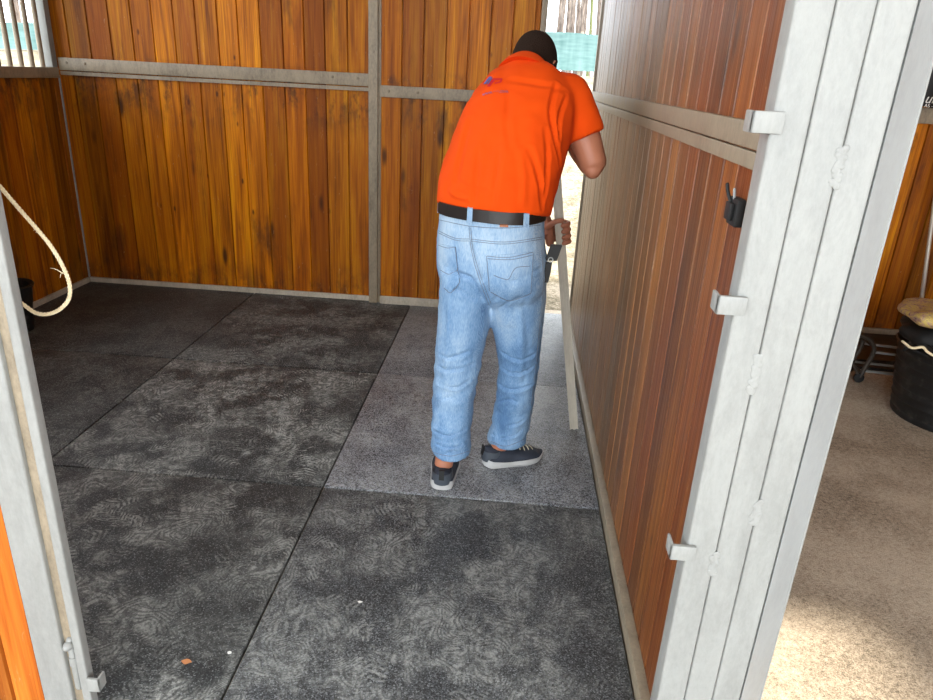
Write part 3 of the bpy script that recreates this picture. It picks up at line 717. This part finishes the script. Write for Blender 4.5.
creases(jeans, [([(441, 262), (455, 272), (472, 280), (484, 300)], .008, -.006), ([(541, 268), (525, 276), (508, 284), (494, 300)], .008, -.006), ([(470, 228), (472, 250), (480, 275), (490, 306)], .007, -.005),
   ([(444, 285), (458, 290), (475, 300)], .007, -.004), ([(535, 292), (515, 298), (500, 308)], .007, -.004),
   ([(436, 350), (450, 358), (468, 352)], .008, -.006), ([(437, 366), (452, 370), (474, 364)], .008, -.006), ([(437, 382), (455, 388), (470, 380)], .007, -.005), ([(436, 402), (450, 398), (466, 404)], .007, -.004),
   ([(502, 352), (515, 360), (534, 354)], .008, -.006), ([(502, 368), (518, 374), (534, 366)], .008, -.006), ([(500, 384), (515, 390), (531, 384)], .008, -.006), ([(498, 402), (512, 400), (528, 408)], .007, -.005),
   ([(434, 430), (448, 436), (466, 428)], .007, -.006), ([(436, 444), (452, 448), (468, 440)], .006, -.007), ([(440, 455), (455, 452), (467, 456)], .005, -.006),
   ([(492, 420), (508, 426), (524, 420)], .007, -.006), ([(492, 434), (508, 438), (522, 430)], .006, -.007), ([(450, 300), (448, 340), (444, 380)], .012, .004), ([(520, 300), (522, 340), (520, 380)], .012, .004)])
wobble(jeans, lambda c: .005*noise.noise(V((c.x*14, c.y*14, c.z*26)))*(1.4 if c.z < .5 else .5) + .0015*noise.noise(c*60))

# --- skin body
bm = bmesh.new()
loft(bm, torso_rings(.022)); 
loft(bm, sweep([body_ring(c, y, l, a-.02, b_-.02, p=2.3) for c, y, l, a, b_ in hips], 4))
def cen(r): return sum(r, V((0, 0, 0)))/len(r)
AL = V((-.188, 2.365, .08)); AR = V((.022, 2.545, .08))
tube(bm, [cen(Lr[0])+V((0, 0, .05)), cen(Lr[3]), cen(Lr[5]), AL], [.082, .055, .045, .036], 18, k=4)
tube(bm, [cen(Rr[0])+V((0, 0, .05)), cen(Rr[3]), cen(Rr[5]), AR], [.082, .053, .044, .036], 18, k=4)
def foot_skin(an, yaw):
    f = V((math.sin(D2(yaw)), math.cos(D2(yaw)), 0))
    tube(bm, [an-f*.030+V((0, 0, -.030)), an+f*.05+V((0, 0, -.040)), an+f*.12+V((0, 0, -.052))], [.026, .026, .016], 14, k=4, round_ends=True)
YL, YR_ = 0, 66
foot_skin(AL, YL); foot_skin(AR, YR_)
# head
hy, hl = 22, 56
hr, hf, hu = frame(D2(hy), D2(hl))
HC = AT(532, 67, 2.83)
hrings = []
for (s, a, bb, off) in ((-.118, .030, .035, .050), (-.105, .046, .055, .040), (-.07, .062, .078, .018), (-.03, .070, .090, .004), (.01, .075, .096, -.002), (.05, .075, .096, -.006), (.08, .066, .085, -.008), (.102, .046, .062, -.008), (.114, .018, .026, -.008)):
    hrings.append(ering(HC+hu*s+hf*off, hr, hf, a, bb, 28, 2.2))
loft(bm, sweep(hrings, 3))
tube(bm, [V((.030, 2.68, 1.49)), V((.034, 2.73, 1.525)), HC-hu*.03-hf*.015], [.062, .060, .058], 20, k=4)
tube(bm, [HC+hu*.015+hf*.088, HC-hu*.02+hf*.108, HC-hu*.028+hf*.105], [.010, .014, .011], 12, k=3, round_ends=True)   # nose
ell(bm, HC-hu*.062+hf*.088, hr*.024, hf*.010, hu*.008, 12)       # lips
for s in (-1, 1):
    ell(bm, HC+hu*.012+hf*.085+hr*.030*s, hr*.014, hf*.010, hu*.009, 12)
    ell(bm, HC+hu*.033+hf*.088+hr*.028*s, hr*.022, hf*.009, hu*.006, 12)   # brows
    # ears
    c = HC-hu*.008-hf*.002+hr*(.077*s)
    tube(bm, [c+hu*.03+hf*.010, c+hu*.031-hf*.010+hr*.008*s, c+hu*.008-hf*.018+hr*.012*s, c-hu*.02-hf*.006+hr*.004*s, c-hu*.028+hf*.006], [.005, .006, .006, .006, .006], 8, k=4, round_ends=True)
    ell(bm, c, hr*.007, hf*.013, hu*.024, 10)
# arms
def hand(side, bz, wrist_from):
    """hand gripping the bar; side=-1: palm left of the bar, +1: right of the bar"""
    c = BZ(bz); s = side
    pal = c + bx*(.036*s) + by*.004
    L = lambda x, y, z: c+bx*(x*s*1.08)+by*y*1.05+bd*z*1.15
    # 'by' runs towards +Y (beyond the bar)
    rings = []
    for (z, w1, w2) in ((-.046, .012, .012), (-.036, .017, .021), (-.01, .019, .026), (.018, .019, .026), (.036, .016, .021), (.045, .010, .012)):
        rings.append(ering(L(.041, .008, z), bx, by, w1, w2, 16, 2.3))
    loft(bm, sweep(rings, 3))
    tube(bm, [L(.052, .004, .0), wrist_from.lerp(c, .80), wrist_from.lerp(c, .72)], [.030, .026, .027], 16, k=4)
    for i, (z, ln, rr_) in enumerate(((.033, .95, .0105), (.0115, 1.05, .0108), (-.0105, 1.0, .0104), (-.031, .82, .0094))):
        tube(bm, [L(.044, .022, z*.92), L(.016, .030, z), L(-.014, .026, z-.001), L(-.031, .008, z-.002), L(-.029, -.012, z-.002), L(-.010*ln, -.0215, z-.003)], [rr_*1.1, rr_*1.08, rr_*1.05, rr_, rr_*.98, rr_*.9], 10, k=4, round_ends=True)
    tube(bm, [L(.050, .002, .018), L(.040, -.018, .034), L(.016, -.027, .048), L(-.010, -.024, .050)], [.015, .0125, .0105, .0095], 12, k=4, round_ends=True)
if by.y < 0: by = -by
hand(1, 1.30, ER); hand(-1, .925, EL)
CR = BZ(1.30)+bx*.05; CLh = BZ(.925)-bx*.052
tube(bm, [SR, SR.lerp(ER, .5)+V((.006, -.002, 0)), ER+V((-.01, .004, .016)), ER.lerp(CR, .1)+V((0, 0, -.004)), ER.lerp(CR, .4), ER.lerp(CR, .8), CR], [.055, .058, .050, .048, .046, .031, .026], 22, k=5)
ell(bm, ER+V((-.004, -.012, -.018)), V((.032, 0, 0)), V((0, .030, 0)), V((0, 0, .034)), 16)
tube(bm, [SL, SL.lerp(EL, .5), EL, EL.lerp(CLh, .35), EL.lerp(CLh, .8), CLh], [.058, .052, .043, .043, .031, .026], 20, k=5)
skin_me = remesh(bm, .0042, 2)
b = NB('skin'); n1 = b.noise(b.co, 14, 3); n2 = b.noise(b.co, 160, 3)
b.bump(n2, .15, .002)
M['skin'] = b.set(Base__Color=b.mix(n1, srgb(150, 92, 68), srgb(186, 124, 94)), Roughness=.5, Subsurface__Weight=.06, Subsurface__Radius=(.01, .004, .002))
body = mesh_obj('person', skin_me, M['skin'], None, True, org=(-.06, 2.47, 0))
tagp(body, 'person seen from behind in orange polo shirt and blue jeans, leaning over a straightedge', 'person')

b = NB('orange_cotton'); n1 = b.noise(b.co, 260, 2); b.bump(n1, .15, .001)
M['shirt'] = b.set(Base__Color=b.mix(b.noise(b.co, 8, 2), srgb(212, 66, 0), srgb(220, 74, 0)), Roughness=.9, Specular__IOR__Level=.2)
b = NB('washed_denim')
tw = b.n('TexWave', Vector=b.scale((1, 1, 1), rot=(0, 0, .6)), Scale=260.0, Distortion=1.0, Detail=1.0).outputs['Fac']
n1 = b.noise(b.scale((1, 1, .35)), 9, 5, .6); n2 = b.noise(b.scale((320, 320, 60)), 1, 2)
v = b.math('ADD', b.math('ADD', b.math('MULTIPLY', n1, .6), b.math('MULTIPLY', n2, .3)), b.math('MULTIPLY', tw, .1))
zz = b.n('SeparateXYZ', i0=b.co).outputs[2]
fade = b.mapr(zz, .55, .95, .0, .10)
c = b.ramp(b.math('ADD', v, fade), [(.36, srgb(72, 108, 148)), (.52, srgb(112, 148, 184)), (.70, srgb(164, 186, 204))])
b.bump(n2, .35, .0015); M['jeans'] = b.set(Base__Color=c, Roughness=.85)
jeans_v = [v_.co.copy() for v_ in jeans.vertices]; jeans_p = [tuple(p.vertices) for p in jeans.polygons]; jeans_bvh = bvh_of(jeans); shirt_bvh = bvh_of(shirt)
jn = mesh_obj('jeans', jeans, M['jeans'], body); jn['label'] = 'light blue washed denim jeans'
sh = mesh_obj('polo_shirt', shirt, M['shirt'], body); sh['label'] = 'bright orange short sleeved polo shirt'
# collar: folded band round the neck
bm = bmesh.new(); rings = []
cc = V((.022, 2.712, 1.520)); r_, f_, s_ = frame(D2(14), D2(44))
for k in range(41):
    t = 2*math.pi*k/40; q = r_*math.cos(t)*.080+f_*math.sin(t)*.078; o_ = q.normalized()
    bk_ = (1-math.sin(t))/2
    rings.append([cc+q*1.10-s_*.030+o_*.014, cc+q*1.03-s_*.004+o_*.010, cc+q*.93+s_*.024*(.5+.5*bk_)+o_*.0, cc+q*.89+s_*.018, cc+q*.95-s_*.02])
loft(bm, rings[:-1], False, True); mk('collar', bm, 'shirt', sh)

# hair
b = NB('short_dark_hair'); n1 = b.noise(b.scale((1, 1, 1)), 240, 3, .7); b.bump(n1, .8, .004)
M['hair'] = b.set(Base__Color=b.mix(n1, srgb(8, 5, 4), srgb(58, 42, 32)), Roughness=.95, Specular__IOR__Level=.15)
bm = bmesh.new(); rings = []
NT, NP = 44, 26
grid = []
bv = bvh_of(skin_me)   # mesh now has its own origin
org = V(body.location)
for i in range(NT):
    row = []
    th = 2*math.pi*i/NT      # around the head, 0 = right, 90 = face
    fwd = math.sin(th)
    lim = 1.02 + 1.55*(.5-.5*fwd)**.9      # polar angle limit from the crown: back of the head reaches low
    if fwd > 0: lim = 1.02+.54*(1-fwd)**1.2
    for j in range(NP+1):
        ph = lim*j/NP
        d = hu*math.cos(ph)+(hr*math.cos(th)+hf*math.sin(th))*math.sin(ph)
        o_ = HC-hf*.005+hu*.0
        h = bv.ray_cast(o_-org+d*.25, -d)
        p = (h[0]+org) if h[0] is not None else o_+d*.1
        edge = .006*min(1, (1-j/NP)*5+.15)
        row.append((p+d*edge, p-d*.004))
    grid.append(row)
top_o = bm.verts.new(grid[0][0][0]); top_i = bm.verts.new(grid[0][0][1])
vo = [[bm.verts.new(grid[i][j][0]) for j in range(1, NP+1)] for i in range(NT)]; vi = [[bm.verts.new(grid[i][j][1]) for j in range(1, NP+1)] for i in range(NT)]
for i in range(NT):
    a, c = i, (i+1) % NT
    bm.faces.new((top_o, vo[a][0], vo[c][0])); bm.faces.new((top_i, vi[c][0], vi[a][0]))
    for j in range(NP-1):
        bm.faces.new((vo[a][j], vo[a][j+1], vo[c][j+1], vo[c][j])); bm.faces.new((vi[a][j], vi[c][j], vi[c][j+1], vi[a][j+1]))
    bm.faces.new((vo[a][-1], vi[a][-1], vi[c][-1], vo[c][-1]))
mk('hair', bm, 'hair', body)

# belt: ring that follows the jeans' waist
b = NB('belt_leather'); M['belt'] = plain('belt_leather', srgb(26, 20, 17), .42, 0, 40, .3)
M['patch'] = plain('tan_leather', srgb(165, 105, 70), .6, 0, 90, .2)
def waist_ring(z_, out, bvh=jeans_bvh, N=64):
    c = V((-.064, 2.46, z_)); res = []
    for k in range(N):
        t = 2*math.pi*k/N; d = V((math.cos(t), math.sin(t), 0)); h = bvh.ray_cast(c+d*.4, -d)
        res.append((h[0] if h[0] is not None else c+d*.15)+d*out)
    return res
def band(z0, z1, out, th, N=64):
    bm = bmesh.new()
    R0 = ering((-.064, 2.460, z0), *frame(D2(24), 0)[:2], .187+out, .138+out, N, 2.35)
    rs = []
    def rr(z, o): return ering((-.064, 2.460, z), *frame(D2(24), 0)[:2], .1875+o, .1385+o, N, 2.35)
    loft(bm, [rr(z0, out), rr(z0, out+th), rr(z1, out+th), rr(z1, out)], False, True); return bm
def belt_mesh():
    bm = bmesh.new(); N = 72; c = V((-.064, 2.46, 0)); cols = []
    rads = []
    for k in range(N):
        t = 2*math.pi*k/N; d = V((math.cos(t), math.sin(t), 0)); best = 0
        for z in (1.046, 1.06, 1.074, 1.088):
            h = jeans_bvh.ray_cast(V((c.x, c.y, z))+d*.45, -d)
            if h[0] is not None: best = max(best, (V((h[0].x, h[0].y, 0))-c).length)
        rads.append(best)
    rads = [max(rads[k], (rads[k-1]+rads[k]+rads[(k+1) % N])/3) for k in range(N)]
    def ring(z, o): return [V((c.x+math.cos(2*math.pi*k/N)*(rads[k]+o), c.y+math.sin(2*math.pi*k/N)*(rads[k]+o), z)) for k in range(N)]
    loft(bm, [ring(1.047, .0005), ring(1.047, .006), ring(1.088, .006), ring(1.088, .0005)], False, True); return bm
bl = mk('belt', belt_mesh(), 'belt', body); bl['label'] = 'dark brown leather belt'
# decals that lie on the cloth
def patch(bvh, px, n=10, off=.0018, th=.0032, name='pocket', mat='jeans', par=None, label=None):
    """quad patch (4 pixel corners, TL TR BR BL, optional lower middle) laid on the cloth"""
    bm = bmesh.new(); g = []; ok = True
    TL, TR, BR, BL = px[:4]
    for j in range(n+1):
        row = []
        for i in range(n+1):
            u, v_ = i/n, j/n
            x = (TL[0]*(1-u)+TR[0]*u)*(1-v_)+(BL[0]*(1-u)+BR[0]*u)*v_; y = (TL[1]*(1-u)+TR[1]*u)*(1-v_)+(BL[1]*(1-u)+BR[1]*u)*v_
            if len(px) > 4: y += px[4]*v_*(1-abs(2*u-1))
            p, nn = hit(bvh, x, y)
            if p is None: ok = False; p = AT(x, y, 2.4); nn = V((0, -1, 0))
            row.append((bm.verts.new(p+nn*(off+th)), bm.verts.new(p-nn*.001)))
        g.append(row)
    for k in (0, 1):
        for j in range(n):
            for i in range(n): bm.faces.new((g[j][i][k], g[j][i+1][k], g[j+1][i+1][k], g[j+1][i][k]))
    bd_ = [(0, i) for i in range(n)]+[(j, n) for j in range(n)]+[(n, i) for i in range(n, 0, -1)]+[(j, 0) for j in range(n, 0, -1)]
    for a in range(len(bd_)):
        p, q = bd_[a], bd_[(a+1) % len(bd_)]; bm.faces.new((g[p[0]][p[1]][0], g[q[0]][q[1]][0], g[q[0]][q[1]][1], g[p[0]][p[1]][1]))
    o = mk(name, bm, mat, par)
    if label: o['label'] = label
    return o
def stitch(bvh, lines, r=.0010, off=.0056, name='stitching', mat='thread', par=None):
    bm = bmesh.new()
    for pts in lines:
        Q = [q for q, _ in interp([V((x, y, 0)) for x, y in pts], [1]*len(pts), 8)]; run = []
        for q in Q:
            p, nn = hit(bvh, q.x, q.y)
            if p is not None: run.append(p+nn*off)
        if len(run) > 2: tube(bm, run, r, 6)
    return mk(name, bm, mat, par)
M['thread'] = plain('blue_grey_thread', srgb(104, 110, 120), .8)
M['denim2'] = M['jeans']
pk = patch(jeans_bvh, [(487, 256), (532, 252), (530, 292), (491, 291), 9], par=jn, label='right back pocket')
stitch(jeans_bvh, [[(487, 256), (510, 257), (532, 252)], [(488, 258.5), (510, 259.5), (532, 255)], [(487, 256), (490, 290)], [(532, 252), (530, 292)], [(491, 291), (511, 300), (530, 292)], [(494, 275), (508, 279), (515, 268), (529, 266)]], par=pk)
pk2 = patch(jeans_bvh, [(440, 244), (456, 247), (460, 282), (444, 288), 5], n=8, par=jn, label='left back pocket')
stitch(jeans_bvh, [[(440, 245), (448, 248), (456, 247)], [(456, 247), (460, 282)], [(460, 282), (452, 292), (445, 288)], [(442, 270), (450, 275), (459, 268)]], par=pk2)
stitch(jeans_bvh, [[(439, 231), (455, 238), (469, 239)], [(439, 233), (455, 240), (469, 241)], [(471, 239), (505, 242), (542, 237)], [(471, 241), (505, 244), (542, 239)], [(469, 228), (471, 248), (477, 272), (489, 305)], [(471, 228), (473, 248), (479, 271), (491, 303)], [(440, 220), (470, 226), (505, 228), (540, 225)], [(541, 250), (543, 285), (539, 330), (534, 380), (527, 440)]], r=.0009, off=.0012, par=jn)
for q in ([(433, 452), (450, 456), (469, 451)], [(491, 441), (506, 446), (524, 439)]): stitch(jeans_bvh, [q], r=.0009, off=.0012, name='hem_stitching', par=jn)
tmp = bmesh.new()
def rr_(z, o): return ering((-.064, 2.460, z), *frame(D2(24), 0)[:2], .1875+o, .1385+o, 64, 2.35)
loft(tmp, [rr_(.96, .007), rr_(1.025, .006), rr_(1.034, .010), rr_(1.10, .008), rr_(1.12, .008)], False); tmp.free()
tmp = belt_mesh(); tm = bpy.data.meshes.new('t'); tmp.to_mesh(tm); tmp.free(); nj = len(jeans_v)
belt_bvh = BVHTree.FromPolygons(jeans_v+[v_.co.copy() for v_ in tm.vertices], jeans_p+[tuple(i+nj for i in p.vertices) for p in tm.polygons])
for (x, y) in ((470.5, 216), (526.5, 218)):
    o = patch(belt_bvh, [(x-2.4, y-9), (x+2.6, y-9), (x+1.6, y+10), (x-3.4, y+9)], n=8, off=.001, th=.003, name='belt_loop', par=jn)
for t in (100, 170, 60):   # loops at the front
    d = V((math.cos(D2(t)), math.sin(D2(t)), 0)); bm = bmesh.new(); c = V((-.064, 2.46, 1.067))
    h = belt_bvh.ray_cast(c+d*.5, -d); p = h[0]; tt = V((-d.y, d.x, 0))
    loft(bm, [[p+tt*s*.006+d*o_+V((0, 0, z)) for s, o_ in ((-1, 0), (1, 0), (1, .004), (-1, .004))] for z in (-.03, .03)]); mk('belt_loop', bm, 'jeans', jn)
pt_ = patch(belt_bvh, [(500, 224.2), (508, 224.4), (508, 227), (500, 226.8)], n=3, name='leather_tab', mat='patch', par=jn)
# shirt emblem and lettering
def on_shirt(me, cx, cy, sx, sy, rot=0, off=.002, name='emblem', mat='white', par=sh, curve=0):
    for v_ in me.vertices:
        x, y = v_.co.x, v_.co.y; y -= curve*x*x
        X_, Y2 = x*math.cos(rot)-y*math.sin(rot), x*math.sin(rot)+y*math.cos(rot)
        p, nn = hit(shirt_bvh, cx+X_*sx, cy-Y2*sy)
        if p is None: p = AT(cx+X_, cy-Y2, 2.6); nn = V((0, -1, 0))
        v_.co = p+nn*(off+ (0.0006 if v_.co.z > 0 else 0))
    return mesh_obj(name, me, M[mat] if isinstance(mat, str) else mat, par, False)
def poly_me(polys, sub=4):
    bm = bmesh.new()
    for P_ in polys:
        f = bm.faces.new([bm.verts.new((x, y, 0)) for x, y in P_])
    me = bpy.data.meshes.new('p'); bm.to_mesh(me); bm.free(); return me
M['blue'] = plain('blue_print', srgb(80, 84, 140), .7); M['red'] = plain('red_print', srgb(190, 8, 24), .7); M['lblue'] = plain('pale_print', srgb(128, 84, 112), .7)
# blue slanted stripes, red slanted P
on_shirt(poly_me([[(-10, -4), (-7.2, -4), (-1.5, 3.5), (-4.2, 3.5)], [(-6.6, -4.2), (-5.2, -4.2), (-.6, 1.8), (-1.6, 2.6)]]), 493.5, 80.5, 1, 1, 0, mat='blue', name='emblem')
on_shirt(poly_me([[(-7.5, -5), (-4.4, -5), (1.0, 2.0), (-1.8, 2.4)], [(-1.8, 1.4), (-1.4, 3.0), (7.4, 3.3), (8.2, 2.4), (6.2, 1.7)], [(8.2, 2.4), (6.9, -.8), (4.9, -.1), (6.2, 1.7)], [(6.9, -.8), (4.9, -.1), (.6, -1.0), (.2, -2.5)]]), 494.5, 82, 1, 1, 0, mat='red', name='emblem')
tme = text_mesh('www.·····.com', 4.6, .2, .01)
on_shirt(tme, 495, 92, 1, 1, .12, mat='lblue', name='lettering', curve=.010)

# shoes
M['shoe'] = plain('navy_mesh_fabric', srgb(38, 44, 56), .7, 0, 400, .35)
M['shoedark'] = plain('dark_grey_overlay', srgb(62, 68, 76), .5, 0, 200, .15)
M['sole'] = plain('light_grey_foam', srgb(178, 178, 176), .7, 0, 120, .08)
M['lace'] = plain('pale_laces', srgb(176, 172, 150), .8)
def shoe(an, yaw, label, pitch=0.0):
    f = V((math.sin(D2(yaw)), math.cos(D2(yaw)), 0)); r = V((f.y, -f.x, 0)); u = V((0, 0, 1)); O = V((an.x, an.y, 0))-f*.065
    P_ = lambda a, b_, c_: O+f*a+r*b_+u*(c_+.004)
    L = .268
    def wid(t): return (.040+.010*math.sin(math.pi*min(1, t*1.05))+.010*math.exp(-((t-.68)/.18)**2))*(min(1, (t+.012)*12)**.5)*(min(1, (1.012-t)*7)**.5)
    sole = []; up = []
    for k in range(25):
        t = k/24; w_ = wid(t); rise = .012*max(0, (t-.75)/.25)**2+.006*max(0, (.12-t)/.12)
        hh = .033-.010*t + .003*math.cos(t*9)
        sole.append([P_(L*t, s*w_*q, z) for s, q, z in ((-1, .90, rise), (1, .90, rise), (1, 1.04, rise+hh*.45), (1, 1.0, rise+hh), (-1, 1.0, rise+hh), (-1, 1.04, rise+hh*.45))])
    so = bmesh.new(); loft(so, sole); bevel_all(so, .003)
    root_sh = None
    ub = bmesh.new()
    for k in range(25):
        t = k/24; w_ = wid(t)*.97; rise = .012*max(0, (t-.75)/.25)**2; base = rise+.024-.008*t
        top = (.086 if t < .28 else .086-.042*((t-.28)/.72)**.85) * (min(1, (1.03-t)*5)**.5) + .006*math.exp(-(t/.08)**2)
        ring = []
        for j in range(20):
            a = math.pi*j/19; ring.append(P_(L*t, math.cos(a)*w_*(1-.25*math.sin(a)**2*(t < .5)), base+(max(top-base, .01))*math.sin(a)**.7))
        up.append(ring)
    loft(ub, up)
    return so, ub, P_, L
def add_shoe(an, yaw, label):
    so, ub, P_, L = shoe(an, yaw, label)
    ume = remesh(ub, .004, 3)
    root = mesh_obj('shoe', ume, M['shoe'], body); root['label'] = label
    o = mk('sole', so, 'sole', root); o['label'] = 'light grey rubber sole'
    # heel counter and tab, laces
    bm = bmesh.new(); rs = []
    for k in range(19):
        a = math.pi*(.5+ (k-9)/9*.62)
        rs.append([P_(.040-.046*math.sin(a)*q, .040*math.cos(a)*q2, z) for q, q2, z in ((1.0, 1.0, .028), (1.06, 1.03, .05), (.98, .97, .072), (.90, .90, .072), (.92, .93, .03))])
    loft(bm, rs); mk('heel_counter', bm, 'shoedark', root)
    bm = bmesh.new(); loft(bm, [[P_(x, s*.010, z) for s, x in ((-1, -.012+dx), (1, -.012+dx), (1, -.006+dx), (-1, -.006+dx))] for z, dx in ((.055, .002), (.075, .005), (.094, .006))]); bevel_all(bm, .002); mk('heel_tab', bm, 'black', root)
    bm = bmesh.new()
    for k in range(5):
        x = .125+.021*k; z = .088-.0075*k-.004
        tube(bm, [P_(x-.006, -.026, z-.012), P_(x, -.010, z+.002), P_(x+.004, .010, z+.002), P_(x+.006, .026, z-.012)], .0022, 6, k=3)
    tube(bm, [P_(.125, 0, .088), P_(.118, .018, .098), P_(.128, .026, .086)], .002, 6, k=4); tube(bm, [P_(.125, 0, .088), P_(.12, -.02, .096), P_(.132, -.026, .082)], .002, 6, k=4)
    mk('laces', bm, 'lace', root)
    return root
add_shoe(AL, YL, 'navy shoe with pale grey sole on the left foot, seen from the heel')
add_shoe(AR, YR_, 'navy shoe with pale grey sole on the right foot, turned sideways')

# black tool clipped at the right hip
tl = thing('tool_pouch', 'small black clip and pouch hanging from the right hip of the jeans', 'pouch', tuple(AT(546, 256, 2.50)))
A = lambda x, y, d=0: AT(x+3.5, y, 2.40+d)
bm = bmesh.new(); rs = []
def slab(bm, pts, w_, th, ax=V((1, 0, 0))):
    rs = []
    for p in pts: rs.append([p+ax*x+V((0, 1, 0))*y for x, y in ((-w_, -th), (w_, -th), (w_, th), (-w_, th))])
    loft(bm, rs); bevel_all(bm, .003)
slab(bm, [A(553, 245), A(550.5, 252), A(547.5, 260)], .019, .012); mk('clip_body', bm, 'black', tl)
bm = bmesh.new(); slab(bm, [A(545.5, 262), A(544, 272), A(541.5, 282)], .011, .006); mk('pouch_tail', bm, 'black', tl)
bm = bmesh.new(); c = A(547, 259)
tube(bm, [c+V((.008*math.cos(a), -.014, .008*math.sin(a))) for a in [2*math.pi*k/14 for k in range(14)]], .002, 8, closed=True); mk('metal_ring', bm, 'postside', tl)

# leaf and chips on the mats
b = NB('dry_leaf'); M['leaf'] = b.set(Base__Color=srgb(196, 132, 84), Roughness=.8)
def floor_at(x, y, z=0): r = ray(x, y); t = (z-CH)/r.z; return V((0, 0, CH))+r*t
c = floor_at(186.5, 662.5); bm = bmesh.new(); rs = []
for k in range(9):
    t = k/8; w_ = .009*math.sin(math.pi*min(.97, max(.05, t)))**.8; x = (t-.5)*.028
    rs.append([c+V((x, -w_, .003+.004*abs(t-.5))), c+V((x, 0, .0015)), c+V((x, w_, .004)), c+V((x, 0, .0025))])
loft(bm, rs); o = mk('dry_leaf', bm, 'leaf'); tagp(o, 'tiny curled tan leaf lying on the front mat', 'leaf')
for (x, y, lab) in ((229.5, 653, 'tiny white paint flake on the mat right of the dry leaf'), (360, 602, 'tiny white paint flake on the front mat, right of the boot prints')):
    c = floor_at(x, y); bm = bmesh.new(); rk = random.Random(int(x))
    n_ = 7; poly = [(.007*math.cos(2*math.pi*k/n_)*rk.uniform(.5, 1.2), .005*math.sin(2*math.pi*k/n_)*rk.uniform(.5, 1.2)) for k in range(n_)]
    loft(bm, [[c+V((a, b_, z)) for a, b_ in poly] for z in (.0005, .002)]); o = mk('paint_flake', bm, 'white'); tagp(o, lab, 'flake')
